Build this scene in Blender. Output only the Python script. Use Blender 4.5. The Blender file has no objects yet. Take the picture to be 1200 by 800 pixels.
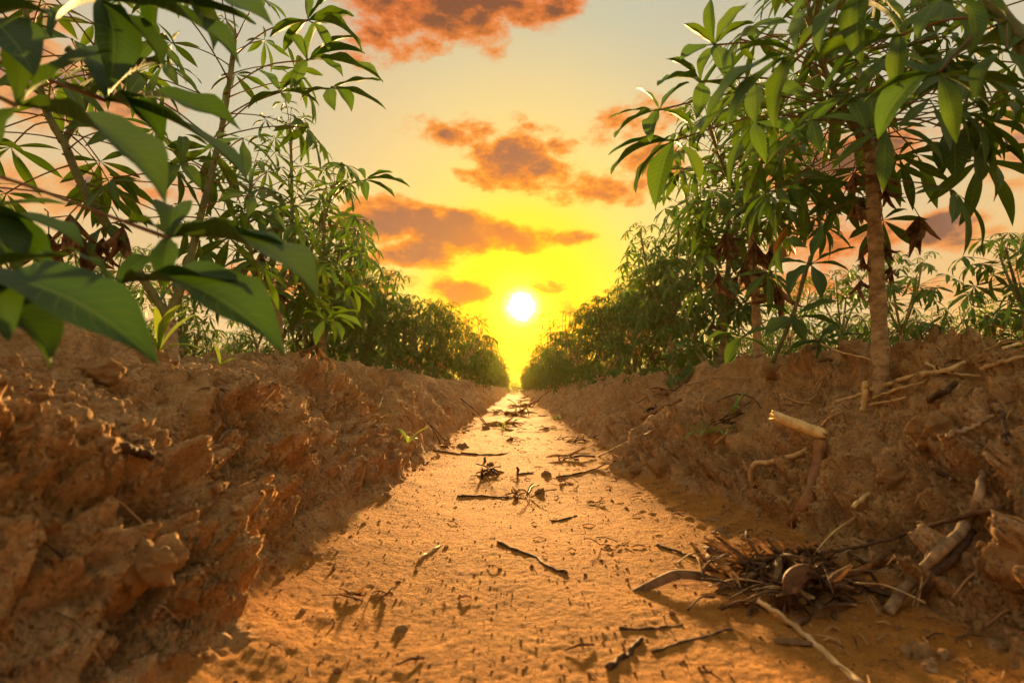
import bpy, math, random, time
T0 = time.time()
import numpy as np
from mathutils import Vector, Matrix, Quaternion

# ------------------------------------------------------------------ camera, sky, sun, exposure
scene = bpy.context.scene
COL = scene.collection
EXPOSURE = 2.15
EXF = 2.0 ** EXPOSURE
F = 667.0                                   # focal length in pixels of the 1200 px wide photograph (20 mm on 36 mm)
PITCH = math.atan((455 - 400) / F)
YAW = math.atan((604 - 600) / F)            # the row runs along +Y, the camera looks a hair left of it
CAM = Vector((0.0, 0.0, 0.30))
R_cam = Matrix.Rotation(YAW, 4, 'Z') @ Matrix.Rotation(math.pi / 2 + PITCH, 4, 'X')

cam_data = bpy.data.cameras.new('camera')
cam = bpy.data.objects.new('camera', cam_data)
COL.objects.link(cam)
cam.matrix_world = Matrix.Translation(CAM) @ R_cam
cam_data.lens = 20.0
cam_data.sensor_width = 36.0
cam_data.clip_start = 0.02
cam_data.clip_end = 6000
cam_data.dof.use_dof = True
cam_data.dof.focus_distance = 1.9
cam_data.dof.aperture_fstop = 5.6
scene.camera = cam

scene.render.engine = 'CYCLES'
scene.view_settings.view_transform = 'Standard'
scene.view_settings.look = 'None'
scene.view_settings.exposure = EXPOSURE
scene.view_settings.gamma = 1.0
scene.cycles.max_bounces = 8
scene.cycles.diffuse_bounces = 4
scene.cycles.transmission_bounces = 4
scene.cycles.transparent_max_bounces = 8


def ray(px, py):
    return (R_cam.to_3x3() @ Vector(((px - 600) / F, -(py - 400) / F, -1.0))).normalized()


def P(px, py, d):
    """world point seen at photo pixel (px, py) at depth d along +Y"""
    r = ray(px, py)
    return CAM + r * (d / r.y)


def azel(px, py):
    r = ray(px, py)
    return math.atan2(r.x, r.y), math.asin(r.z)


def lin(r, g, b):
    f = lambda c: (c / 255 / 12.92) if c / 255 <= 0.04045 else ((c / 255 + 0.055) / 1.055) ** 2.4
    return (f(r), f(g), f(b), 1.0)


SUN_AZ, SUN_EL = azel(611, 359)


class E:
    """tiny expression builder over Math nodes"""
    tree = None

    def __init__(self, s): self.s = s

    @staticmethod
    def math(op, *a, clamp=False):
        n = E.tree.nodes.new('ShaderNodeMath'); n.operation = op; n.use_clamp = clamp
        for i, v in enumerate(a):
            if isinstance(v, E): E.tree.links.new(v.s, n.inputs[i])
            else: n.inputs[i].default_value = v
        return E(n.outputs[0])

    def __add__(s, o): return E.math('ADD', s, o)
    __radd__ = __add__
    def __sub__(s, o): return E.math('SUBTRACT', s, o)
    def __rsub__(s, o): return E.math('SUBTRACT', o, s)
    def __mul__(s, o): return E.math('MULTIPLY', s, o)
    __rmul__ = __mul__
    def __truediv__(s, o): return E.math('DIVIDE', s, o)


def smooth(x, a, b):
    n = E.tree.nodes.new('ShaderNodeMapRange'); n.interpolation_type = 'SMOOTHSTEP'
    E.tree.links.new(x.s, n.inputs[0])
    n.inputs[1].default_value = a; n.inputs[2].default_value = b
    return E(n.outputs[0])


def ramp(x, stops, interp='LINEAR'):
    n = E.tree.nodes.new('ShaderNodeValToRGB'); cr = n.color_ramp; cr.interpolation = interp
    E.tree.links.new(x.s if isinstance(x, E) else x, n.inputs[0])
    while len(cr.elements) > 1: cr.elements.remove(cr.elements[-1])
    cr.elements[0].position = stops[0][0]; cr.elements[0].color = stops[0][1]
    for p, c in stops[1:]:
        e = cr.elements.new(p); e.color = c
    return E(n.outputs[0])


def mixc(f, a, b, mode='MIX'):
    n = E.tree.nodes.new('ShaderNodeMix'); n.data_type = 'RGBA'; n.blend_type = mode; n.clamp_factor = True
    for sock, v in ((n.inputs[0], f), (n.inputs[6], a), (n.inputs[7], b)):
        if isinstance(v, E): E.tree.links.new(v.s, sock)
        else: sock.default_value = v
    return E(n.outputs[2])


def noise(vec, scale, detail=4, rough=0.5, dist=0.0):
    n = E.tree.nodes.new('ShaderNodeTexNoise')
    if vec is not None: E.tree.links.new(vec.s, n.inputs['Vector'])
    n.inputs['Scale'].default_value = scale; n.inputs['Detail'].default_value = detail
    n.inputs['Roughness'].default_value = rough; n.inputs['Distortion'].default_value = dist
    return E(n.outputs[0])


world = bpy.data.worlds.new('World')
scene.world = world
world.use_nodes = True
nt = world.node_tree
E.tree = nt
nt.nodes.clear()
tc = nt.nodes.new('ShaderNodeTexCoord')
dirv = E(tc.outputs['Generated'])
sep = nt.nodes.new('ShaderNodeSeparateXYZ'); nt.links.new(dirv.s, sep.inputs[0])
dx, dy, dz = E(sep.outputs[0]), E(sep.outputs[1]), E(sep.outputs[2])
az = E.math('ARCTAN2', dx, dy)
el = E.math('ARCSINE', dz)
sd = Vector((math.sin(SUN_AZ) * math.cos(SUN_EL), math.cos(SUN_AZ) * math.cos(SUN_EL), math.sin(SUN_EL)))
cosang = E.math('MINIMUM', dx * sd.x + dy * sd.y + dz * sd.z, 1.0)
theta = E.math('ARCCOSINE', cosang) * (180 / math.pi)          # degrees from the sun
el_deg = el * (180 / math.pi)

c_el = ramp(E.math('MULTIPLY', el_deg, 1 / 90, clamp=True), [
    (0.00, lin(243, 176, 88)), (0.06, lin(245, 190, 108)), (0.14, lin(238, 198, 134)), (0.25, lin(214, 198, 160)),
    (0.38, lin(192, 190, 170)), (0.6, lin(196, 192, 178)), (1.0, lin(196, 192, 184))])
c_sun = ramp(E.math('MULTIPLY', theta, 1 / 40, clamp=True), [
    (0.00, (9.0, 7.0, 2.6, 1)), (0.03, (6.5, 4.0, 0.5, 1)), (0.055, (4.6, 1.9, 0.05, 1)), (0.10, (3.2, 1.15, 0.008, 1)), (0.15, (2.4, 0.90, 0.005, 1)), (0.23, (1.45, 0.82, 0.05, 1)), (0.31, (1.06, 0.76, 0.16, 1)),
    (0.40, lin(250, 220, 132)), (0.53, lin(238, 213, 148)), (0.68, lin(208, 202, 164)), (0.85, lin(188, 190, 166)), (1.0, lin(178, 184, 170))])
c_base = mixc(smooth(theta, 44, 14), c_el, c_sun)
# slow large-scale unevenness of the upper haze
c_base = mixc(smooth(noise(dirv, 2.2, 5, 0.55), 0.45, 0.8) * 0.3, c_base, lin(240, 186, 120))

wn = nt.nodes.new('ShaderNodeTexNoise'); nt.links.new(dirv.s, wn.inputs['Vector'])
wn.inputs['Scale'].default_value = 9; wn.inputs['Detail'].default_value = 3
ws = nt.nodes.new('ShaderNodeSeparateColor'); nt.links.new(wn.outputs['Color'], ws.inputs[0])
waz = az + (E(ws.outputs[0]) - 0.5) * 0.10
wel = el + (E(ws.outputs[1]) - 0.5) * 0.07
mp = nt.nodes.new('ShaderNodeMapping'); nt.links.new(dirv.s, mp.inputs[0]); mp.inputs['Scale'].default_value = (1, 1, 1.9)
cvec = E(mp.outputs[0])
fbm = noise(cvec, 11, 9, 0.62)
fbm2 = noise(cvec, 30, 6, 0.65)

# every bank of cloud in the sky: photo position, half size, thickness
CLOUDS = [(505, 4, 120, 34, 1.0), (610, 8, 75, 22, .8), (575, 45, 32, 18, .35), (455, 30, 55, 30, .5),
          (595, 188, 48, 26, .95), (640, 205, 50, 18, .8), (560, 205, 36, 14, .6), (705, 216, 46, 17, .45),
          (560, 152, 60, 12, .22), (655, 172, 16, 12, .3),
          (455, 258, 62, 26, 1.1), (530, 275, 62, 26, 1.1), (605, 277, 50, 17, .8), (668, 277, 28, 9, .55),
          (475, 300, 60, 16, .6), (545, 343, 32, 17, .75), (650, 338, 26, 9, .4), (670, 365, 18, 12, .4),
          (290, 330, 75, 26, .6), (50, 95, 80, 36, .8), (20, 40, 50, 40, .8), (150, 215, 50, 12, .3), (420, 335, 60, 22, .5),
          (1095, 262, 34, 15, 1.0), (1140, 272, 30, 9, .35), (975, 185, 75, 34, .9), (975, 285, 62, 26, .6),
          (1195, 165, 26, 20, .9), (745, 140, 38, 22, .35), (1165, 330, 60, 12, .3), (900, 330, 70, 18, .4),
          (760, 190, 30, 20, .4), (1170, 145, 40, 10, .3),
          (-250, 160, 140, 40, .9), (1500, 120, 150, 40, .9), (350, -230, 160, 50, .8), (900, -320, 200, 60, .8)]
dens = None
for cx, cy, w, h, s in CLOUDS:
    a, e = azel(cx, cy)
    kx = 1.04 * w / F; ky = 0.98 * h / F
    u = (waz - a) * (1 / kx); v = (wel - e) * (1 / ky)
    blob = (1.0 - (u * u + v * v)) * s
    dens = blob if dens is None else E.math('MAXIMUM', dens, blob)
away = smooth(theta, 55, 85) * smooth(noise(cvec, 2.0, 8, 0.58), 0.52, 0.7) * 0.9
dens = E.math('MAXIMUM', dens, -1.0)
shape = dens + (fbm - 0.5) * 3.3 + (fbm2 - 0.5) * 1.3
soft = smooth(shape, -0.32, 0.50)
core = smooth(shape, 0.22, 0.95)
rim = ramp(E.math('MULTIPLY', theta, 1 / 40, clamp=True), [
    (0.0, lin(255, 190, 5)), (0.12, lin(255, 160, 4)), (0.3, lin(250, 134, 12)), (0.55, lin(240, 134, 34)), (0.72, lin(232, 112, 34)), (1, lin(240, 160, 85))])
body = ramp(E.math('MULTIPLY', theta, 1 / 40, clamp=True), [
    (0.0, lin(245, 135, 10)), (0.12, lin(215, 100, 30)), (0.25, lin(152, 88, 72)), (0.42, lin(136, 84, 76)), (0.6, lin(104, 56, 38)), (0.85, lin(80, 50, 42)), (1, lin(140, 104, 104))])
c_cloud = mixc(core * 0.9, rim, body)
c_sky = mixc(E.math('MULTIPLY', soft, 0.94, clamp=True), c_base, c_cloud)
c_sky = mixc(E.math('MULTIPLY', away, 1.0, clamp=True), c_sky, lin(190, 160, 150))
# the disc, veiled by ragged wisps
disc = smooth(theta + (noise(cvec, 34, 6, 0.68) - 0.5) * 2.0 + soft * 0.3, 1.5, 0.8)
c_sky = mixc(disc, c_sky, (6.0, 5.4, 3.4, 1.0))
# below the horizon the dome carries on as dull earth colour
c_sky = mixc(smooth(dz, -0.01, -0.06), c_sky, lin(120, 80, 45))

sky = nt.nodes.new('ShaderNodeTexSky'); sky.sky_type = 'NISHITA'; sky.sun_disc = False
sky.sun_elevation = SUN_EL; sky.sun_rotation = SUN_AZ
sky.air_density = 1.5; sky.dust_density = 3.0
bg1 = nt.nodes.new('ShaderNodeBackground'); nt.links.new(c_sky.s, bg1.inputs[0]); bg1.inputs[1].default_value = 1.0 / EXF
bg2 = nt.nodes.new('ShaderNodeBackground'); nt.links.new(sky.outputs[0], bg2.inputs[0]); bg2.inputs[1].default_value = 0.0004
add = nt.nodes.new('ShaderNodeAddShader'); nt.links.new(bg1.outputs[0], add.inputs[0]); nt.links.new(bg2.outputs[0], add.inputs[1])
out = nt.nodes.new('ShaderNodeOutputWorld'); nt.links.new(add.outputs[0], out.inputs[0])
world.cycles.sampling_method = 'MANUAL'; world.cycles.sample_map_resolution = 512

sun_data = bpy.data.lights.new('sun', 'SUN')
sun_data.energy = 5.0; sun_data.angle = math.radians(3.0); sun_data.color = (1.0, 0.57, 0.20)
sun = bpy.data.objects.new('sun', sun_data); COL.objects.link(sun)
sun.rotation_mode = 'QUATERNION'; sun.rotation_quaternion = sd.to_track_quat('Z', 'Y')

# ------------------------------------------------------------------ materials
def mat_new(name):
    m = bpy.data.materials.new(name); m.use_nodes = True
    E.tree = m.node_tree
    b = m.node_tree.nodes['Principled BSDF']
    return m, b


def link(a, b): E.tree.links.new(a.s if isinstance(a, E) else a, b)


def bump(h, strength, dist, prev=None):
    n = E.tree.nodes.new('ShaderNodeBump'); n.inputs['Strength'].default_value = strength; n.inputs['Distance'].default_value = dist
    link(h, n.inputs['Height'])
    if prev is not None: link(prev, n.inputs['Normal'])
    return n.outputs[0]


def objvec():
    n = E.tree.nodes.new('ShaderNodeTexCoord'); return E(n.outputs['Object'])


def voro(vec, scale, feature='F1'):
    n = E.tree.nodes.new('ShaderNodeTexVoronoi'); n.feature = feature
    link(vec, n.inputs['Vector']); n.inputs['Scale'].default_value = scale
    return E(n.outputs['Distance'])


def make_soil():
    m, b = mat_new('orange_soil')
    v = objvec()
    big = noise(v, 3.0, 5, 0.6)
    mid = noise(v, 22, 6, 0.65)
    fine = noise(v, 240, 4, 0.7)
    at = E.tree.nodes.new('ShaderNodeAttribute'); at.attribute_name = 'sand'
    sand = E(at.outputs['Fac'])
    clay = mixc(smooth(mid, 0.3, 0.72), (0.50, 0.275, 0.105, 1), (0.88, 0.56, 0.275, 1))
    pore = smooth(noise(v, 95, 5, 0.7), 0.52, 0.66)
    clay = mixc(pore * 0.55, clay, (0.24, 0.115, 0.040, 1))
    clay = mixc(smooth(big, 0.42, 0.7) * 0.55, clay, (0.72, 0.40, 0.13, 1))
    snd = mixc(smooth(mid, 0.3, 0.75), (0.54, 0.225, 0.036, 1), (0.80, 0.365, 0.075, 1))
    snd = mixc(smooth(big, 0.45, 0.72) * 0.6, snd, (0.52, 0.22, 0.050, 1))
    base = mixc(sand, clay, snd)
    # dark specks: coarse grains with their small shadows put into colour; pale quartz specks
    g1 = smooth(voro(v, 170), 0.30, 0.12) * smooth(noise(v, 60, 3), 0.46, 0.6)
    g2 = smooth(voro(v, 330), 0.25, 0.08)
    base = mixc(g1 * 0.6, base, (0.10, 0.040, 0.014, 1))
    base = mixc(g2 * 0.20, base, (0.75, 0.50, 0.28, 1))
    base = mixc(smooth(fine, 0.5, 0.8) * 0.25, base, (0.20, 0.085, 0.03, 1))
    link(base, b.inputs['Base Color'])
    b.inputs['Roughness'].default_value = 0.92
    b.inputs['Specular IOR Level'].default_value = 0.15
    n1 = bump(noise(v, 45, 9, 0.74), 1.0, 0.026)
    n2 = bump(voro(v, 150) + fine * 0.9, 0.9, 0.0045, n1)
    link(n2, b.inputs['Normal'])
    return m


def make_leaf(name, top, under, trans, vein, rough=0.55):
    m, b = mat_new(name)
    nt_ = E.tree
    oi = nt_.nodes.new('ShaderNodeObjectInfo'); geo = nt_.nodes.new('ShaderNodeNewGeometry')
    rnd = E.math('FRACT', E(oi.outputs['Random']) + E(geo.outputs['Random Per Island']) * 0.77)
    uvn = nt_.nodes.new('ShaderNodeUVMap')
    s = nt_.nodes.new('ShaderNodeSeparateXYZ'); link(uvn.outputs[0], s.inputs[0])
    u, w = E(s.outputs[0]), E(s.outputs[1])
    aw = E.math('ABSOLUTE', w - 0.5) * 2.0
    mid = smooth(aw, 0.10, 0.03)
    side = E.math('FRACT', u * 15.0 - aw * 2.2)
    sidev = smooth(E.math('ABSOLUTE', side - 0.5), 0.13, 0.03) * smooth(aw, 1.0, 0.6)
    nz = noise(objvec(), 38, 5, 0.6)
    c = mixc(rnd, tuple(x * 0.72 for x in top[:3]) + (1,), (top[0] * 1.45, top[1] * 1.22, top[2] * 1.1, 1))
    c = mixc(smooth(nz, 0.35, 0.7) * 0.4, c, (top[0] * 1.6, top[1] * 1.25, top[2] * 1.1, 1))
    c = mixc(E.math('MULTIPLY', E(geo.outputs['Backfacing']), 0.75), c, under)
    blem = smooth(noise(objvec(), 14, 6, 0.7), 0.66, 0.74)
    c = mixc(blem * 0.5, c, (0.16, 0.10, 0.02, 1))
    c = mixc(E.math('MAXIMUM', mid * 0.9, sidev * 0.5), c, vein)
    link(c, b.inputs['Base Color'])
    b.inputs['Roughness'].default_value = rough
    b.inputs['Specular IOR Level'].default_value = 0.25
    nb = bump(sidev * -1.0 - mid * 1.3 + nz * 0.5, 0.5, 0.0015)
    link(nb, b.inputs['Normal'])
    tr = nt_.nodes.new('ShaderNodeBsdfTranslucent')
    tc_ = mixc(rnd, trans, (trans[0] * 1.5, trans[1] * 1.1, trans[2], 1))
    tc_ = mixc(E.math('MAXIMUM', mid, sidev * 0.4), tc_, (trans[0] * 1.3, trans[1] * 1.1, trans[2] * 1.2, 1))
    link(tc_, tr.inputs[0])
    ms = nt_.nodes.new('ShaderNodeMixShader'); ms.inputs[0].default_value = 0.24
    link(b.outputs[0], ms.inputs[1]); link(tr.outputs[0], ms.inputs[2])
    link(ms.outputs[0], nt_.nodes['Material Output'].inputs[0])
    return m


def make_plain(name, c0, c1, scale=40, rough=0.75, bs=0.5, bd=0.002, stretch=(1, 1, 1), speck=None, transl=0.0):
    m, b = mat_new(name)
    n = E.tree.nodes.new('ShaderNodeMapping'); link(objvec(), n.inputs[0]); n.inputs['Scale'].default_value = stretch
    v = E(n.outputs[0])
    oi = E.tree.nodes.new('ShaderNodeObjectInfo')
    nz = noise(v, scale, 6, 0.65)
    c = mixc(smooth(nz, 0.3, 0.7), c0 + (1,), c1 + (1,))
    hsv = E.tree.nodes.new('ShaderNodeHueSaturation'); link(c, hsv.inputs['Color'])
    link(E(oi.outputs['Random']) * 0.5 + 0.75, hsv.inputs['Value'])
    c = E(hsv.outputs[0])
    if speck: c = mixc(smooth(noise(v, scale * 0.4, 4, 0.6), 0.6, 0.72), c, speck + (1,))
    link(c, b.inputs['Base Color'])
    b.inputs['Roughness'].default_value = rough
    b.inputs['Specular IOR Level'].default_value = 0.25
    link(bump(nz, bs, bd), b.inputs['Normal'])
    if transl:
        tr = E.tree.nodes.new('ShaderNodeBsdfTranslucent'); link(c, tr.inputs[0])
        ms = E.tree.nodes.new('ShaderNodeMixShader'); ms.inputs[0].default_value = transl
        link(b.outputs[0], ms.inputs[1]); link(tr.outputs[0], ms.inputs[2])
        link(ms.outputs[0], E.tree.nodes['Material Output'].inputs[0])
    return m


M_SOIL = make_soil()
M_LEAF = make_leaf('cassava_leaf', (0.042, 0.118, 0.012), (0.060, 0.130, 0.020, 1), (0.090, 0.21, 0.008, 1), (0.20, 0.25, 0.05, 1))
M_SHADE_LEAF = make_leaf('shade_toned_leaf', (0.019, 0.060, 0.009), (0.030, 0.074, 0.014, 1), (0.040, 0.105, 0.005, 1), (0.11, 0.16, 0.035, 1))  # darker copy of the cassava leaf: shade put into colour for bright near leaves
M_YLEAF = make_leaf('yellowed_leaf', (0.40, 0.24, 0.03), (0.36, 0.22, 0.05, 1), (0.45, 0.26, 0.03, 1), (0.5, 0.34, 0.1, 1))
M_WEED = make_leaf('weed_leaf', (0.13, 0.26, 0.03), (0.16, 0.28, 0.05, 1), (0.35, 0.6, 0.05, 1), (0.22, 0.34, 0.08, 1))
M_DEAD = make_plain('dead_leaf', (0.045, 0.022, 0.010), (0.30, 0.165, 0.07), 40, 0.8, 0.8, 0.002, transl=0.2)
M_BARK = make_plain('trunk_bark', (0.20, 0.125, 0.065), (0.56, 0.41, 0.23), 30, 0.85, 1.0, 0.006, (1, 1, 1.8), speck=(0.12, 0.06, 0.03))
M_STEM = make_plain('green_stem', (0.10, 0.13, 0.045), (0.24, 0.24, 0.10), 30, 0.6, 0.5, 0.002)
M_PET = make_plain('petiole', (0.16, 0.055, 0.03), (0.22, 0.17, 0.05), 12, 0.5, 0.2, 0.001)
M_STRAW = make_plain('dry_straw', (0.34, 0.20, 0.08), (0.66, 0.46, 0.22), 30, 0.7, 0.7, 0.002, (1, 1, 1), speck=(0.10, 0.05, 0.02))
M_PALE = make_plain('pale_cut_stem', (0.52, 0.35, 0.13), (0.82, 0.62, 0.30), 45, 0.65, 0.7, 0.002, speck=(0.05, 0.025, 0.01))
M_TWIG = make_plain('dark_twig', (0.045, 0.022, 0.012), (0.15, 0.08, 0.04), 60, 0.85, 0.8, 0.002)
M_GRAY = make_plain('weathered_stalk', (0.12, 0.075, 0.04), (0.38, 0.25, 0.13), 50, 0.8, 0.9, 0.002)
M_CLOD = M_SOIL
M_CHAFF = make_plain('dull_straw', (0.22, 0.11, 0.04), (0.45, 0.26, 0.11), 30, 0.8)

# ------------------------------------------------------------------ object helpers
def props(o, label=None, cat=None, group=None, kind=None):
    if label: o['label'] = label
    if cat: o['category'] = cat
    if group: o['group'] = group
    if kind: o['kind'] = kind
    return o


def empty(name, loc, label, cat, group=None):
    o = bpy.data.objects.new(name, None); COL.objects.link(o); o.location = loc
    o.empty_display_size = 0.05
    return props(o, label, cat, group)


class MB:
    def __init__(s): s.v = []; s.f = []; s.uv = []; s.mi = []

    def quadgrid(s, pts, nu, nv, mi=0, uvs=None, closed=False):
        """pts: nu rows of nv points"""
        b = len(s.v); s.v += [tuple(p) for p in pts]
        lim = nv if closed else nv - 1
        for i in range(nu - 1):
            for j in range(lim):
                j2 = (j + 1) % nv
                s.f.append((b + i * nv + j, b + i * nv + j2, b + (i + 1) * nv + j2, b + (i + 1) * nv + j)); s.mi.append(mi)
                if uvs: s.uv += [uvs[i * nv + j], uvs[i * nv + j2], uvs[(i + 1) * nv + j2], uvs[(i + 1) * nv + j]]
                else: s.uv += [(0.3, 0.8)] * 4

    def tube(s, pts, rad, sides=6, mi=0, cap=True, irr=0.0, rng=None):
        pts = [Vector(p) for p in pts]; n = len(pts)
        t0 = (pts[1] - pts[0]).normalized()
        a = Vector((0, 0, 1)) if abs(t0.z) < 0.9 else Vector((1, 0, 0))
        nrm = t0.cross(a).normalized()
        out_ = []
        for i in range(n):
            t = (pts[min(i + 1, n - 1)] - pts[max(i - 1, 0)]).normalized()
            nrm = (nrm - t * nrm.dot(t)).normalized(); bn = t.cross(nrm)
            for k in range(sides):
                an = 2 * math.pi * k / sides
                r = rad[i] * (1 + (rng.uniform(-irr, irr) if rng else 0))
                out_.append(pts[i] + (nrm * math.cos(an) + bn * math.sin(an)) * r)
        b = len(s.v)
        s.quadgrid(out_, n, sides, mi, None, True)
        if cap:
            s.f.append(tuple(b + k for k in reversed(range(sides)))); s.mi.append(mi); s.uv += [(0.3, 0.8)] * sides
            s.f.append(tuple(b + (n - 1) * sides + k for k in range(sides))); s.mi.append(mi); s.uv += [(0.3, 0.8)] * sides

    def add(s, o, M):
        b = len(s.v)
        s.v += [tuple(M @ Vector(p)) for p in o.v]
        s.f += [tuple(b + i for i in f) for f in o.f]; s.mi += o.mi; s.uv += o.uv

    def mesh(s, name, mats, smooth_=True):
        me = bpy.data.meshes.new(name)
        me.from_pydata(s.v, [], s.f)
        for m in mats: me.materials.append(m)
        me.polygons.foreach_set('material_index', s.mi)
        me.polygons.foreach_set('use_smooth', [smooth_] * len(s.f))
        uv = me.uv_layers.new(name='UVMap')
        uv.data.foreach_set('uv', [c for p in s.uv for c in p])
        me.update()
        return me

    def obj(s, name, mats, parent=None, smooth_=True, loc=None):
        o = bpy.data.objects.new(name, s.mesh(name, mats, smooth_)); COL.objects.link(o)
        if loc is not None: o.location = loc
        if parent: o.parent = parent
        return o


def inst(mesh, name, parent, M):
    o = bpy.data.objects.new(name, mesh); COL.objects.link(o)
    o.parent = parent; o.matrix_local = M
    return o


# ------------------------------------------------------------------ ground
def _hash(ix, iy, seed):
    h = (ix.astype(np.uint32) * np.uint32(374761393) + iy.astype(np.uint32) * np.uint32(668265263) + np.uint32(seed * 974711 + 12345))
    h = (h ^ (h >> np.uint32(13))) * np.uint32(1274126177)
    h = h ^ (h >> np.uint32(16))
    return h


def perlin(x, y, seed=0):
    xi = np.floor(x); yi = np.floor(y)
    fx = (x - xi).astype(np.float32); fy = (y - yi).astype(np.float32)
    xi = xi.astype(np.int64); yi = yi.astype(np.int64)
    u = fx * fx * fx * (fx * (fx * 6 - 15) + 10); v = fy * fy * fy * (fy * (fy * 6 - 15) + 10)

    def g(ax, ay):
        h = _hash(xi + ax, yi + ay, seed).astype(np.float32) * np.float32(2 * math.pi / 4294967296.0)
        return np.cos(h) * (fx - ax) + np.sin(h) * (fy - ay)
    a = g(0, 0); b = g(1, 0); c = g(0, 1); d = g(1, 1)
    a = a + u * (b - a); c = c + u * (d - c)
    return (a + v * (c - a)) * 1.5


def worley(x, y, seed=0):
    xi = np.floor(x).astype(np.int64); yi = np.floor(y).astype(np.int64)
    f1 = np.full(x.shape, 9.0, np.float32); f2 = f1.copy(); cid = np.zeros(x.shape, np.float32)
    for ax in (-1, 0, 1):
        for ay in (-1, 0, 1):
            h = _hash(xi + ax, yi + ay, seed); h2 = _hash(xi + ax, yi + ay, seed + 77)
            px = xi + ax + h.astype(np.float32) / 4294967296.0; py = yi + ay + h2.astype(np.float32) / 4294967296.0
            d = np.sqrt((px - x) ** 2 + (py - y) ** 2).astype(np.float32)
            idv = ((h >> np.uint32(8)) & np.uint32(1023)).astype(np.float32) / 1023
            closer = d < f1
            f2 = np.where(closer, f1, np.minimum(f2, d)); cid = np.where(closer, idv, cid); f1 = np.where(closer, d, f1)
    return f1, f2, cid


def sstep(a, b, x):
    t = np.clip((x - a) / (b - a), 0, 1); return t * t * (3 - 2 * t)


PERIOD = 1.66


def base_height(x, y):
    k = np.round(x / PERIOD); cx = x - k * PERIOD
    side = np.sign(cx); t = np.abs(cx)
    main = np.abs(x) < PERIOD / 2
    wob = perlin(y * 1.7 + 31 * side + k * 7, y * 0 + 5 * side, 3) * 0.05 + perlin(y * 5.5 + 3 * side, k * 3.1 + side * 2 + y * 0, 4) * 0.034 + perlin(y * 14 + 8 * side, k + side + y * 0, 9) * 0.016
    wob = wob * np.where(side < 0, 0.75, 1.25) * (1 + 0.5 * sstep(3, 8, y))
    foot = np.where(side < 0, 0.335 + 0.045 * sstep(1.5, 4, y), 0.43 - 0.06 * sstep(2.5, 6, y)) + wob
    foot = foot + np.where((side > 0) & main, 0.11 * np.exp(-((y - 1.15) / 0.33) ** 2) - 0.09 * np.exp(-((y - 1.98) / 0.17) ** 2), 0)
    foot = foot + np.where((side > 0) & main, 0.05 * np.exp(-((y - 0.60) / 0.28) ** 2), 0)
    foot = foot - np.where((side < 0) & main, 0.05 * np.exp(-((y - 0.66) / 0.10) ** 2), 0)
    foot = np.clip(foot, 0.22, 0.6)
    top = np.where(side < 0, 0.64, 0.81) + wob * 0.4
    H = 0.345 + perlin(y * 1.1, k + 9.0 + side, 5) * 0.022 + perlin(y * 3.3, k + 4.0 + side, 8) * 0.020
    r = np.clip((t - foot) / (top - foot), 0, 1)
    prof = np.where(side < 0, 1 - (1 - r) ** 1.6, 1 - (1 - r) ** 1.02)
    prof = prof * sstep(-0.05, 0.22, r)
    h = H * (0.95 * prof + 0.05 * sstep(top * 0.9, PERIOD / 2, t)) + 0.022 * np.clip(t / foot, 0, 1.0) ** 3
    fade = 1 - sstep(45, 110, y)
    return h * fade, np.clip(r * 6.0, 0, 1), r, side, t


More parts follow.
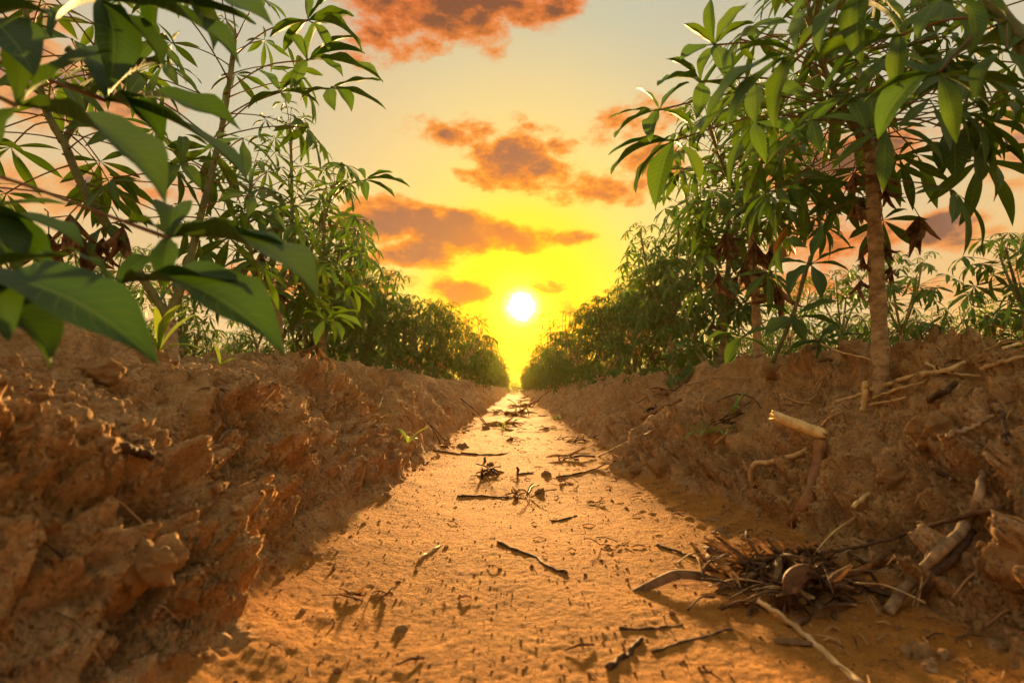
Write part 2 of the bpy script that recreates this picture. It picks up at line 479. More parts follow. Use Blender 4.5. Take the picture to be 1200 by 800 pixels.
def build_ground():
    ys = [-2.5 + 0.06 * i for i in range(45)]
    y = ys[-1]
    while y < 70: y += 0.0047 * (y + 0.27) if y > 0.24 else 0.0025; ys.append(y)
    while y < 3000: y += 0.06 * y; ys.append(y)
    ys = np.array(ys)
    S = np.concatenate([-np.geomspace(14, 0.80, 46)[:-1], np.linspace(-0.80, 0.80, 920), np.geomspace(0.80, 14, 46)[1:]])
    W = np.maximum(ys + 0.6, 0.75)
    X = (W[:, None] * S[None, :]); Y = np.repeat(ys[:, None], len(S), 1)
    shp = X.shape
    x = X.ravel(); y = Y.ravel()
    h, m, r, side, t = base_height(x, y)
    e = 0.012
    hx = (base_height(x + e, y)[0] - base_height(x - e, y)[0]) / (2 * e)
    hy = (base_height(x, y + e)[0] - base_height(x, y - e)[0]) / (2 * e)
    hx = np.clip(hx, -1.3, 1.3); hy = np.clip(hy, -.5, .5)
    nl = np.sqrt(hx * hx + hy * hy + 1)
    nx, ny, nz = -hx / nl, -hy / nl, 1 / nl
    s = np.sign(x - np.round(x / PERIOD) * PERIOD) * h * 0.9 + x          # along the slope
    far = np.exp(-np.maximum(y - 1.0, 0) / 14.0)
    near = np.exp(-np.maximum(y - 0.3, 0) / 4.0)
    D = np.zeros_like(x)
    wx = s + 0.022 * perlin(s * 9, y * 9, 11); wy = y + 0.022 * perlin(s * 9 + 40, y * 9, 12)
    # lumps
    big_ = perlin(wx * 3.6, wy * 3.6, 21) * 0.028
    D += big_
    b1 = np.abs(perlin(wx * 7.5, wy * 7.5, 22)); D += (b1 - 0.25) * 0.044
    # rain-cut pedestals: stepped plateaux with steep sides
    p = perlin(wx * 15, wy * 17, 23) + 0.4 * perlin(wx * 38, wy * 40, 24)
    D += (sstep(-0.07, 0.09, p) - 0.5) * 0.017
    p2 = perlin(wx * 31 + 9, wy * 33, 25)
    D += (sstep(-0.08, 0.12, p2) - 0.5) * 0.008 * (0.4 + far)
    # flutes that run down the slope
    fl = np.abs(perlin(wx * 6 + 3 * perlin(y * 6, s * 3, 29), wy * 22 + wx * 1.5 * side, 26)); steep = sstep(0.02, 0.3, r) * (1 - sstep(0.75, 1.0, r))
    D += (fl ** 0.8 - 0.25) * 0.050 * steep
    fl2 = np.abs(perlin(wx * 14, wy * 52, 27))
    D += (fl2 ** 0.8 - 0.22) * 0.021 * steep * far
    b2 = np.abs(perlin(wx * 24, wy * 24, 28)); D += (b2 - 0.2) * 0.020
    f1, f2, cid = worley(wx * 21, wy * 21, 5)
    D += np.where(cid > 0.62, np.clip(0.42 - f1, 0, 1) ** 0.6 * 0.022, 0)
    b3 = np.abs(perlin(wx * 58, wy * 58, 30)); D += (b3 - 0.2) * 0.0090 * far
    D -= sstep(0.10, 0.42, perlin(wx * 19 + 5, wy * 21, 61)) * 0.013
    D -= sstep(0.12, 0.40, perlin(wx * 44 + 5, wy * 46, 62)) * 0.006 * far
    f1, f2, cid = worley(wx * 62, wy * 62, 7)
    D += np.where(cid > 0.5, np.clip(0.5 - f1, 0, 1) ** 0.6 * 0.008, 0) * far
    D += perlin(wx * 120, wy * 120, 31) * 0.0038 * near
    D += np.abs(perlin(wx * 210, wy * 210, 32)) * 0.0022 * near
    f1, f2, cid = worley(wx * 8.5 + 4, wy * 8.5, 8)
    blk = (cid - 0.45) * 0.045 * sstep(0.0, 0.16, f2 - f1) - 0.010 * (1 - sstep(0.0, 0.10, f2 - f1))
    D += blk * np.where(side > 0, 1.0, 0.55) * far
    near2 = np.exp(-np.maximum(y - 0.9, 0) / 0.8)
    D += (sstep(-0.06, 0.08, perlin(wx * 11 + 2, wy * 12, 73)) - 0.6) * 0.022 * near2
    D -= sstep(0.15, 0.35, perlin(wx * 8 + 5, wy * 9, 74)) * 0.022 * near2
    rough = 0.45 + 0.75 * sstep(-0.25, 0.35, perlin(wx * 2.6 + 7, wy * 2.1, 71))
    D = (D - big_) * rough * (0.72 + 0.28 * near) + big_ * 1.5 + 0.006
    # furrow floor: nearly level washed sand
    Fl = perlin(x * 2.2, y * 1.6, 41) * 0.013 + perlin(x * 9, y * 7, 42) * 0.0018
    pit = perlin(x * 34, y * 30, 43); Fl += (np.abs(pit) - 0.2) * 0.0013
    Fl += perlin(x * 95, y * 95, 44) * 0.0009 * near
    f1, f2, cid = worley(x * 26 + 3, y * 26, 6)
    edge = sstep(0.16, 0.40, t)
    Fl += np.where(cid > 0.80, np.clip(0.33 - f1, 0, 1) ** 0.7 * 0.013, 0) * (0.0 + edge) * sstep(0.1, 0.5, perlin(x * 4, y * 3, 46) + edge * 0.5)
    Fl += sstep(3.0, 7.0, y) * np.maximum(perlin(x * .5, y * .8, 48), -.3) * 0.045
    rip = perlin(x * 5.0, y * 3.4, 47)
    Fl += sstep(0.25, 0.6, rip) * 0.004 * edge
    mm = sstep(0.0, 1.0, m)
    D = D * mm + Fl * (1 - mm)
    D *= 1 - sstep(30, 90, y)
    px = x + nx * D; py = y + ny * D; pz = h + nz * D
    # a little undercut on the steep sides
    co = np.stack([px, py, pz], 1).astype(np.float32)
    nr, nc = shp
    idx = np.arange(nr * nc).reshape(nr, nc)
    q = np.stack([idx[:-1, :-1], idx[:-1, 1:], idx[1:, 1:], idx[1:, :-1]], -1).reshape(-1, 4)
    me = bpy.data.meshes.new('ground')
    me.vertices.add(len(co)); me.vertices.foreach_set('co', co.ravel())
    me.loops.add(q.size); me.loops.foreach_set('vertex_index', q.ravel().astype(np.int32))
    me.polygons.add(len(q)); me.polygons.foreach_set('loop_start', np.arange(0, q.size, 4, dtype=np.int32))
    me.polygons.foreach_set('loop_total', np.full(len(q), 4, np.int32))
    me.polygons.foreach_set('use_smooth', np.ones(len(q), bool))
    a = me.attributes.new('sand', 'FLOAT', 'POINT')
    a.data.foreach_set('value', (1 - sstep(0.0, 0.55, m + 0.12 * perlin(x * 12, y * 12, 51))).astype(np.float32))
    me.materials.append(M_SOIL)
    me.update(); me.validate()
    o = bpy.data.objects.new('ground', me); COL.objects.link(o)
    o['kind'] = 'structure'
    print('ground quads', len(q), time.time() - T0)
    return o


ground = build_ground()
bpy.context.view_layer.update()
from mathutils.bvhtree import BVHTree
BVH = BVHTree.FromObject(ground, bpy.context.evaluated_depsgraph_get())
print('tree built', time.time() - T0)


def hit(px, py):
    loc, nrm, _, _ = BVH.ray_cast(CAM, ray(px, py))
    return (loc, nrm) if loc else (P(px, py, 1.5), Vector((0, 0, 1)))


def gz(x, y):
    loc, nrm, _, _ = BVH.ray_cast(Vector((x, y, 2.0)), Vector((0, 0, -1)))
    return loc.z if loc else 0.0


# ------------------------------------------------------------------ cassava
def leaflet_mb(L, W, nu, nv, droop, fold, twist, rng, wave=0.0):
    """one leaflet along +X from the origin, upper side up"""
    pts = []; uvs = []
    ang = 0.0; x = 0.0; z = 0.0; prev = 0
    for i in range(nu):
        t = i / (nu - 1)
        if i:
            ang = -droop * (t ** 1.3); dl = L / (nu - 1)
            x += math.cos(ang) * dl; z += math.sin(ang) * dl
        w = W * 0.5 * max(math.sin(math.pi * min(t, 0.999) ** 1.18), 0.0) ** 1.12 + (0.0012 if t < 0.98 else 0.0002)
        tw = twist * t
        for j in range(nv):
            q = j / (nv - 1) * 2 - 1
            yy = q * w; zz = abs(q) * w * fold + wave * W * 0.10 * math.sin(t * 17 + q * 1.5) * abs(q)
            y2 = yy * math.cos(tw) - zz * math.sin(tw); z2 = yy * math.sin(tw) + zz * math.cos(tw)
            pts.append((x - math.sin(ang) * z2, y2, z + math.cos(ang) * z2)); uvs.append((t, j / (nv - 1)))
    m = MB(); m.quadgrid(pts, nu, nv, 0, uvs)
    return m


def leaflet_set(n, nu, nv, seed):
    r = random.Random(seed); res = []
    for k in range(n):
        res.append(leaflet_mb(1.0, r.uniform(0.155, 0.225), nu, nv, r.uniform(0.25, 1.15), r.uniform(0.12, 0.42), r.uniform(-0.35, 0.35), r, r.uniform(0, 1)))
    return res


LF_HI = leaflet_set(9, 13, 5, 1)
LF_MID = leaflet_set(8, 6, 3, 2)
LF_LO = leaflet_set(6, 4, 3, 3)
LF_HI_ME = [m.mesh('leaflet', [M_LEAF]) for m in LF_HI]
LF_HI_YME = [m.mesh('leaflet', [M_YLEAF]) for m in LF_HI]


def palm(rng, n, size, spread=1.0):
    """local matrices (relative to the hub) for n leaflets: X outward, Z up"""
    res = []
    half = {3: 60, 5: 108, 6: 118, 7: 128}[n] * spread
    for i in range(n):
        f = (i / (n - 1)) * 2 - 1
        a = math.radians(half * f + rng.uniform(-7, 7))
        L = size * (1.0 - 0.42 * abs(f) ** 1.6) * rng.uniform(0.9, 1.08)
        dip = rng.uniform(-0.08, 0.28)
        M = Matrix.Rotation(a, 4, 'Z') @ Matrix.Rotation(dip, 4, 'Y') @ Matrix.Rotation(rng.uniform(-.3, .3), 4, 'X') @ Matrix.Diagonal((L, L, L, 1))
        res.append((rng.randrange(1000), M))
    return res


def leaf_template(seed, elev, Lp, size, n, pitch):
    """petiole from the node along +X, blade hub at its end"""
    rng = random.Random(seed)
    pts = []; p = Vector((0, 0, 0)); a = elev; N = 5
    for i in range(N + 1):
        pts.append(p.copy())
        p = p + Vector((math.cos(a), 0, math.sin(a))) * (Lp / N); a -= rng.uniform(0.02, 0.16)
    hub = pts[-1]
    Mh = Matrix.Translation(hub) @ Matrix.Rotation(pitch, 4, 'Y') @ Matrix.Rotation(rng.uniform(-.35, .35), 4, 'X')
    return dict(pts=pts, hub=Mh, lf=palm(rng, n, size), Lp=Lp)


TPL = []
for i in range(16):
    q = i / 15.0                                       # 0 = youngest, top of the shoot
    r = random.Random(100 + i)
    TPL.append(leaf_template(200 + i, math.radians(72 - 78 * q + r.uniform(-8, 8)), 0.085 + 0.15 * min(q * 1.7, 1) * r.uniform(.85, 1.1),
                             0.055 + 0.085 * min(q * 2.2, 1), (5 if q < .15 or i % 4 == 1 else 7 if i % 3 else 6), 0.15 + 0.55 * q + r.uniform(-.2, .2)))


def petiole_mb(tp, sides, r=0.0017):
    m = MB(); n = len(tp['pts'])
    m.tube(tp['pts'], [r * (1.5 if i == 0 else 1.0 if i < n - 1 else 1.15) for i in range(n)], sides, 0, False)
    return m


TPL_PET = [petiole_mb(t, 5).mesh('petiole', [M_PET]) for t in TPL]


def merged_leaf(tp, lfset, with_pet=True, sides=3):
    m = MB()
    for k, M in tp['lf']: m.add(lfset[k % len(lfset)], tp['hub'] @ M)
    if with_pet:
        p = petiole_mb(tp, sides); p.mi = [1] * len(p.mi); m.add(p, Matrix.Identity(4))
    return m


TPL_MID = [merged_leaf(t, LF_MID).mesh('leaf', [M_LEAF, M_PET]) for t in TPL]
TPL_YEL = [merged_leaf(t, LF_MID).mesh('leaf', [M_YLEAF, M_PET]) for t in TPL]


def dead_mb(seed, n=5, size=0.11, hang=True):
    """a shrivelled palmate leaf: narrow curled strips"""
    r = random.Random(seed); m = MB()
    for i in range(n):
        nu = 8; pts = []; a = r.uniform(0, 6.28); d = Vector((math.cos(a) * (.35 if hang else 1), math.sin(a) * (.35 if hang else 1), -1 if hang else r.uniform(-.05, .16))).normalized()
        side = d.cross(Vector((r.uniform(-1, 1), r.uniform(-1, 1), .4))).normalized(); p = Vector((0, 0, 0)); L = size * r.uniform(.6, 1.1)
        tw = r.uniform(-1.6, 1.6); curl = r.uniform(-.35, .35); up = d.cross(side)
        for k in range(nu):
            t = k / (nu - 1)
            w = L * 0.075 * math.sin(math.pi * min(.98, t ** .9)) ** .8 + .0006
            s2 = (Quaternion(d, tw * t) @ side)
            u2 = s2.cross(d)
            for j in range(4):
                q = j / 3 * 2 - 1
                pts.append(p + s2 * w * q + u2 * (w * 1.3 * (q * q - .5) + r.uniform(-.1, .1) * w))
            d = (Quaternion(side, curl * .7) @ d).normalized()
            if not hang and k > 2: d = (d + Vector((0, 0, -.12))).normalized()
            p = p + d * (L / (nu - 1))
        m.quadgrid(pts, nu, 4, 0)
    return m


DEAD_HANG = []
for k in range(6):
    m = dead_mb(300 + k, 5 + k % 3, 0.10); M_ = MB()
    M_.add(m, Matrix.Translation((0.06, 0, -0.035)))
    M_.tube([(0, 0, 0), (0.035, 0, 0.004), (0.06, 0, -0.035)], [.0016, .0013, .0012], 4, 0, False)
    DEAD_HANG.append(M_.mesh('dead_leaf', [M_DEAD]))


def node_matrix(p, az_, tilt=0.0, s=1.0):
    return Matrix.Translation(p) @ Matrix.Rotation(az_, 4, 'Z') @ Matrix.Rotation(tilt, 4, 'Y') @ Matrix.Diagonal((s, s, s, 1))


def spline(pts, n):
    pts = [Vector(p) for p in pts]
    if len(pts) == 2: return [pts[0].lerp(pts[1], i / (n - 1)) for i in range(n)]
    res = []; m = len(pts) - 1
    for i in range(n):
        u = i / (n - 1) * m; k = min(int(u), m - 1); t = u - k
        p0 = pts[max(k - 1, 0)]; p1 = pts[k]; p2 = pts[k + 1]; p3 = pts[min(k + 2, m)]
        res.append(0.5 * ((2 * p1) + (p2 - p0) * t + (2 * p0 - 5 * p1 + 4 * p2 - p3) * t * t + (3 * p1 - p0 - 3 * p2 + p3) * t ** 3))
    return res


def stem_mb(path, r0, r1, sides, rng, n=26, knob=0.14):
    pts = spline(path, n); m = MB()
    rad = []
    for i in range(n):
        t = i / (n - 1)
        rad.append((r0 * (1 - t) + r1 * t) * (1 + (knob if i % 3 == 1 else 0) + rng.uniform(-.04, .04)))
    m.tube(pts, rad, sides, 0, True, 0.04, rng)
    # leaf scars: small stubs round the stem
    for i in range(2, n - 1, 2):
        t = (pts[i] - pts[i - 1]).normalized(); a = i * 2.4
        s_ = t.cross(Vector((math.cos(a), math.sin(a), 0.1))).normalized()
        m.tube([pts[i] + s_ * rad[i] * .7, pts[i] + s_ * rad[i] * 1.35 + t * rad[i] * .25], [rad[i] * .32, rad[i] * .18], 4, 0)
    return m


def dress(root, path, n_leaf, t0, t1, mode, rng, s=1.0, q0=0.0, q1=1.0, az0=None):
    """put leaves up one shoot: oldest at t0, youngest at the tip"""
    pts = spline(path, 30); off = rng.uniform(0, 6.28) if az0 is None else az0
    for i in range(n_leaf):
        f = i / max(n_leaf - 1, 1)
        t = t0 + (t1 - t0) * (f ** 0.85)
        u = t * 29; k = min(int(u), 28); p = pts[k].lerp(pts[k + 1], u - k)
        q = q1 + (q0 - q1) * f ** 1.4
        ti = max(0, min(15, int(q * 15 + rng.uniform(-1.5, 1.5))))
        a = off + i * 2.39996 + rng.uniform(-.35, .35)
        M = node_matrix(p, a, rng.uniform(-.12, .18), s * rng.uniform(.82, 1.15))
        yellow = f < 0.12 and rng.random() < 0.05 and mode != 'hi'
        if mode == 'hi':
            leaf = inst(TPL_PET[ti], 'leaf', root, M)
            for kk, LM in TPL[ti]['lf']:
                inst((LF_HI_YME if yellow else LF_HI_ME)[kk % 9], 'leaflet', leaf, TPL[ti]['hub'] @ LM)
        else:
            inst((TPL_YEL if yellow else TPL_MID)[ti], 'leaf', root, M)


def hand_leaf(root, node, hub, tips, rng, width=0.24, mats=None, pr=0.0018):
    """a leaf set exactly: petiole from node to hub, one leaflet per tip (all world space)"""
    o = Vector(root.location); node = Vector(node); hub = Vector(hub)
    m = MB(); midp = (node + hub) / 2 + Vector((0, 0, 0.10 * (hub - node).length))
    m.tube([p - o for p in spline([node, midp, hub], 9)], [pr * 1.4] + [pr] * 7 + [pr * 1.3], 6, 0, True)
    leaf = m.obj('leaf', [M_PET], root)
    for tip in tips:
        w = width
        if isinstance(tip, tuple): tip, w = tip
        d = Vector(tip) - hub; L = d.length
        xa = d.normalized()
        up = Vector((rng.uniform(-.35, .35), rng.uniform(-.35, .15), 1.0))
        ya = up.cross(xa).normalized(); za = xa.cross(ya)
        dr = rng.uniform(.35, .9)
        Mr = Matrix((xa, ya, za)).transposed().to_4x4()
        lf = leaflet_mb(L, L * w, 15, 7, dr, rng.uniform(.25, .65), rng.uniform(-.5, .5), rng, rng.uniform(.2, .9))
        # chord of the curved leaflet should reach the tip
        end = Vector(lf.v[-4]); q = end.normalized().rotation_difference(Vector((1, 0, 0)))
        k = L / end.length
        lf2 = MB(); lf2.add(lf, Matrix.Translation(hub - o) @ Mr @ q.to_matrix().to_4x4() @ Matrix.Diagonal((k, k, k, 1)))
        lf2.obj('leaflet', [mats or M_LEAF], leaf)
    return leaf


def plant(label, base, group='cassava plants of the field', name='cassava_plant'):
    return empty(name, base, label, 'plant', group)


def stems(root, specs, rng, sides=9):
    """specs: list of (name, world path, r0, r1, material)"""
    o = Vector(root.location); res = []
    for nm, path, r0, r1, mt in specs:
        loc = [Vector(p) - o for p in path]
        stem_mb(loc, r0, r1, sides, rng).obj(nm, [mt], root)
        res.append(loc)
    return res


def foot(px, py, d, dz=-0.02):
    p = P(px, py, d); z = gz(p.x, p.y); return Vector((p.x, p.y, z + dz))


GL = 'cassava plants on the left ridge'; GR = 'cassava plants on the right ridge'

# --- right row, nearest: R1 (the thick trunk), R2, and R0 whose leaves hang in from the corner
rng = random.Random(11)
b = foot(1032, 418, 1.2)
R1 = plant('tall cassava plant with the thickest pale trunk, at the right beside the ridge top straw', b, GR)
path_t = [b, P(1028, 330, 1.2), P(1024, 240, 1.2), P(1020, 175, 1.22)]
tr, = stems(R1, [('trunk', path_t, 0.0165, 0.0115, M_BARK)], rng, 12)
top = P(1020, 177, 1.22)
brs = [('branch', [top, P(990, 130, 1.15), P(962, 70, 1.12), P(948, 10, 1.1)], 0.009, .0045, M_STEM),
       ('branch', [top, P(1050, 120, 1.25), P(1075, 50, 1.3), P(1085, -20, 1.3)], 0.009, .0045, M_STEM),
       ('branch', [top, P(1010, 110, 1.35), P(1005, 40, 1.42), P(1015, -40, 1.45)], 0.0085, .0045, M_STEM)]
paths = stems(R1, brs, rng, 8)
for pth in paths: dress(R1, pth, 36, 0.05, 1.0, 'hi', rng, 1.0)
dress(R1, tr, 7, 0.72, 0.98, 'hi', rng, 0.95, 0.7, 1.0)
nodeA = P(965, 80, 1.12); nodeB = P(985, 130, 1.15)
hand_leaf(R1, nodeA, P(837, 53, 1.02), [P(833, -2, 1.02), P(801, 28, 1.0), P(876, 4, 1.05), P(884, 27, .98), P(797, 70, .95), P(850, 96, .95)], rng)
hand_leaf(R1, nodeB, P(821, 96, 1.0), [P(780, 69, .98), P(846, 55, 1.04), P(816, 140, .95), P(770, 100, .92), P(868, 110, 1.0)], rng)
hand_leaf(R1, nodeB, P(773, 129, 1.1), [P(744, 103, 1.12), P(714, 138, 1.08), P(720, 161, 1.05), P(762, 166, 1.03), P(808, 97, 1.15), P(812, 150, 1.1)], rng)
hand_leaf(R1, P(1010, 150, 1.2), P(790, 165, 1.15), [P(713, 182, 1.12), P(716, 204, 1.1), P(745, 226, 1.1), P(768, 243, 1.08), P(820, 215, 1.1)], rng)
hand_leaf(R1, P(1040, 140, 1.2), P(1120, 155, 1.15), [P(1168, 158, 1.12), P(1174, 186, 1.1), P(1165, 236, 1.1), P(1140, 226, 1.08), P(1120, 215, 1.05), P(1105, 205, 1.1)], rng)
for k, (hx_, hy_) in enumerate([(1018, 205), (1028, 215), (1012, 230), (1005, 190), (1030, 260), (1022, 190)]):
    inst(DEAD_HANG[k % 6], 'dead_leaf', R1, node_matrix(P(hx_, hy_, 1.2) - b, k * 1.9, 0, .65))
inst(DEAD_HANG[2], 'dead_leaf', R1, node_matrix(P(1048, 232, 1.18) - b, 0.2, 0, 1.0))
for k in range(4): inst(DEAD_HANG[k], 'dead_leaf', R1, node_matrix(P(1024 + 4 * (k % 2), 275 + k * 14, 1.2) - b, 3.0 * k, 0, .5))

rng = random.Random(12)
b = foot(888, 428, 1.95)
R2 = plant('cassava plant with slender reddish trunk hung with brown dead leaves, right ridge', b, GR)
path_t = [b, P(886, 360, 1.95), P(882, 300, 1.95), P(876, 245, 1.95)]
tr, = stems(R2, [('trunk', path_t, 0.0145, 0.010, M_BARK)], rng, 10)
top = P(876, 247, 1.95)
paths = stems(R2, [('branch', [top, P(850, 200, 1.9), P(832, 150, 1.85)], 0.009, .0045, M_STEM),
                   ('branch', [top, P(900, 190, 2.0), P(915, 120, 2.05)], 0.009, .0045, M_STEM),
                   ('branch', [top, P(870, 185, 2.1), P(872, 110, 2.15)], 0.0085, .0045, M_STEM)], rng, 7)
for pth in paths: dress(R2, pth, 34, 0.0, 1.0, 'hi', rng, 0.95)
dress(R2, tr, 10, 0.55, 1.0, 'hi', rng, 0.9, 0.6, 1.0)
for k, (hx_, hy_) in enumerate([(880, 270), (886, 285), (872, 262), (882, 300), (862, 275), (878, 310), (890, 262), (868, 300), (858, 262), (884, 322)]):
    inst(DEAD_HANG[k % 6], 'dead_leaf', R2, node_matrix(P(hx_, hy_, 1.93) - b, k * 1.3, 0, 1.25))
hand_leaf(R2, P(890, 262, 1.92), P(922, 266, 1.8), [P(908, 302, 1.8), P(920, 306, 1.8), P(932, 298, 1.8)], rng, .34, M_YLEAF)
# low side shoot with hanging leaves between the trunks
low = [P(905, 425, 1.75), P(925, 380, 1.72), P(940, 335, 1.7), P(950, 300, 1.7)]
lp, = stems(R2, [('branch', low, .007, .004, M_STEM)], rng, 6)
hand_leaf(R2, low[2], P(950, 310, 1.6), [P(980, 262, 1.65), P(1003, 290, 1.6), P(995, 318, 1.55), P(962, 350, 1.5), P(925, 345, 1.5), P(905, 312, 1.6)], rng)
hand_leaf(R2, low[3], P(930, 372, 1.6), [P(985, 352, 1.6), P(985, 385, 1.55), P(945, 402, 1.5), P(895, 395, 1.5), P(885, 360, 1.6)], rng)
hand_leaf(R2, low[1], P(870, 395, 1.55), [P(925, 385, 1.6), P(905, 418, 1.5), P(850, 428, 1.5), P(828, 400, 1.5), P(840, 380, 1.6)], rng)
hand_leaf(R2, low[1], P(960, 400, 1.55), [P(1012, 392, 1.55), P(1000, 412, 1.5), P(955, 424, 1.5), P(925, 412, 1.5), P(990, 380, 1.6)], rng)

rng = random.Random(13)
b = Vector((0.86, 0.62, gz(0.86, 0.62) - .02))
R0 = plant('nearest right-hand cassava plant, its big drooping leaves entering at the top right corner', b, GR)
pt = [b, (0.87, 0.64, 0.62), (0.85, 0.66, 0.90), (0.84, 0.65, 1.14)]
tr, = stems(R0, [('trunk', pt, 0.024, 0.014, M_BARK)], rng, 12)
br = [(0.74, 0.68, 1.0), (0.66, 0.70, 0.90), (0.56, 0.72, 0.82), (0.47, 0.74, 0.80)]
st2 = [('branch', [Vector((.84, .66, .86)), P(1240, 90, .72), P(1185, 30, .74), P(1130, -40, .76)], .012, .007, M_STEM)]
pp, = stems(R0, st2, rng, 9)
dress(R0, tr, 16, 0.86, 1.0, 'hi', rng, 1.0)
n0 = P(1180, 25, .74)
hand_leaf(R0, P(1100, -60, .76), P(933, 62, .72), [P(853, 145, .64), P(908, 150, .66), P(828, 137, .66), P(862, 62, .72), P(950, 5, .78), P(985, 30, .78)], rng, .17)
hand_leaf(R0, n0, P(1100, 86, .72), [P(1121, 168, .68), (P(1029, 163, .66), .2), P(1012, 120, .7), P(1200, 104, .72), P(1162, 126, .70), P(1040, 60, .76), (P(1215, 60, .8), .22)], rng, .17)
hand_leaf(R0, n0, P(1055, 42, .75), [P(966, 110, .70), P(940, 80, .73), P(1000, 5, .8), P(1115, 32, .75), P(1050, 110, .70)], rng, .17)
hand_leaf(R0, n0, P(1180, 60, .72), [P(1145, 118, .68), P(1212, 112, .68), P(1130, 70, .72), P(1225, 40, .75), P(1150, 10, .78)], rng, .20)
hand_leaf(R0, P(1130, -40, .76), P(1010, -12, .76), [P(930, 20, .7), P(960, 62, .68), P(1010, 75, .68), P(1060, 30, .7), P(985, -60, .8)], rng, .18)
hand_leaf(R0, P(1100, -60, .76), P(1115, -8, .70), [P(1075, 45, .66), P(1140, 60, .66), P(1180, 20, .66), P(1070, -30, .7)], rng, .20)

# --- left row
rng = random.Random(21)
b = foot(200, 432, 1.30)
L1 = plant('forked cassava plant, stout dark stump at left with one stem leaning left, one leaning right', b, GL)
fork = P(196, 372, 1.30)
tr, = stems(L1, [('trunk', [b, P(199, 405, 1.3), fork], .019, .016, M_BARK)], rng, 12)
pl = stems(L1, [('branch', [fork, P(150, 300, 1.27), P(100, 225, 1.22), P(74, 165, 1.2)], .0100, .008, M_STEM),
                ('branch', [fork, P(218, 320, 1.32), P(236, 250, 1.35), P(262, 140, 1.38), P(276, 40, 1.40)], .0100, .0055, M_STEM)], rng, 9)
tp_ = stems(L1, [('branch', [P(74, 167, 1.2), P(52, 124, 1.18), P(40, 60, 1.15), P(20, -30, 1.12)], .008, .0045, M_STEM),
                 ('branch', [P(74, 167, 1.2), P(100, 120, 1.25), P(112, 60, 1.28), P(120, -10, 1.3)], .008, .005, M_STEM)], rng, 8)
dress(L1, tp_[0], 16, 0.05, .95, 'hi', rng, 1.0)
dress(L1, tp_[1], 16, 0.1, 1.0, 'hi', rng, 1.0)
dress(L1, pl[1], 26, 0.45, 1.0, 'hi', rng, 1.0, 0.1, 1.0)
dress(L1, pl[0], 5, 0.6, 1.0, 'hi', rng, .9, 0.8, 1.0)
for k, (hx_, hy_) in enumerate([(110, 245), (118, 250), (124, 240), (60, 255), (52, 245), (66, 262)]):
    inst(DEAD_HANG[k % 6], 'dead_leaf', L1, node_matrix(P(hx_, hy_, 1.22) - b, k * 2.1, 0, 1.1))
N1 = P(270, 70, 1.39)
hand_leaf(L1, P(262, 110, 1.38), P(360, 71, 1.25), [P(428, 63, 1.2), P(449, 96, 1.2), P(402, 90, 1.18), P(420, 44, 1.28), P(384, 20, 1.3), P(335, 40, 1.3), P(345, 105, 1.2)], rng, .22)
hand_leaf(L1, N1, P(360, 24, 1.25), [P(415, 19, 1.2), P(424, 60, 1.18), P(385, 62, 1.2), P(350, -20, 1.3), P(395, -10, 1.25), P(315, 45, 1.3), P(332, 62, 1.3)], rng, .22)
hand_leaf(L1, P(258, 140, 1.38), P(386, 104, 1.28), [P(452, 128, 1.22), P(446, 94, 1.28), P(412, 131, 1.2), P(392, 130, 1.2), P(352, 118, 1.25)], rng, .22)
hand_leaf(L1, P(252, 160, 1.38), P(328, 108, 1.3), [P(360, 92, 1.3), P(374, 124, 1.28), P(338, 122, 1.25), P(300, 82, 1.35), P(290, 128, 1.3)], rng, .27)
hand_leaf(L1, P(245, 210, 1.36), P(212, 192, 1.2), [P(178, 200, 1.2), P(190, 228, 1.15), P(235, 222, 1.15), P(260, 190, 1.25), P(215, 160, 1.25)], rng, .22)

rng = random.Random(22)
b = foot(329, 434, 1.95)
L2 = plant('cassava plant with knobbly forked grey trunk, second from the left edge of the photo', b, GL)
fork = P(324, 345, 1.95)
tr, = stems(L2, [('trunk', [b, P(326, 390, 1.95), fork], .017, .014, M_BARK)], rng, 10)
pl = stems(L2, [('branch', [fork, P(300, 320, 1.9), P(290, 260, 1.85), P(296, 200, 1.85)], .008, .0045, M_STEM),
                ('branch', [fork, P(340, 290, 2.0), P(342, 220, 2.0), P(340, 150, 2.0)], 0.0085, .0045, M_STEM),
                ('branch', [fork, P(350, 320, 2.0), P(375, 270, 2.05), P(392, 215, 2.1)], .008, .0045, M_STEM)], rng, 7)
for pth in pl: dress(L2, pth, 34, 0.18, 1.0, 'hi', rng, 0.85)
hand_leaf(L2, P(388, 235, 2.08), P(428, 211, 1.95), [P(480, 219, 1.9), P(463, 232, 1.9), P(420, 198, 2.0), P(430, 236, 1.88), P(460, 202, 1.98), P(402, 222, 1.95)], rng, .22)
for k, (hx_, hy_) in enumerate([(288, 285), (294, 290), (345, 330), (350, 390)]):
    inst(DEAD_HANG[k % 6], 'dead_leaf', L2, node_matrix(P(hx_, hy_, 1.9) - b, k * 2.1, 0, .95))
hand_leaf(L2, P(330, 395, 1.9), P(380, 375, 1.75), [P(420, 365, 1.75), P(425, 385, 1.7), P(400, 400, 1.65), P(370, 405, 1.65), P(355, 368, 1.8)], rng, .22)

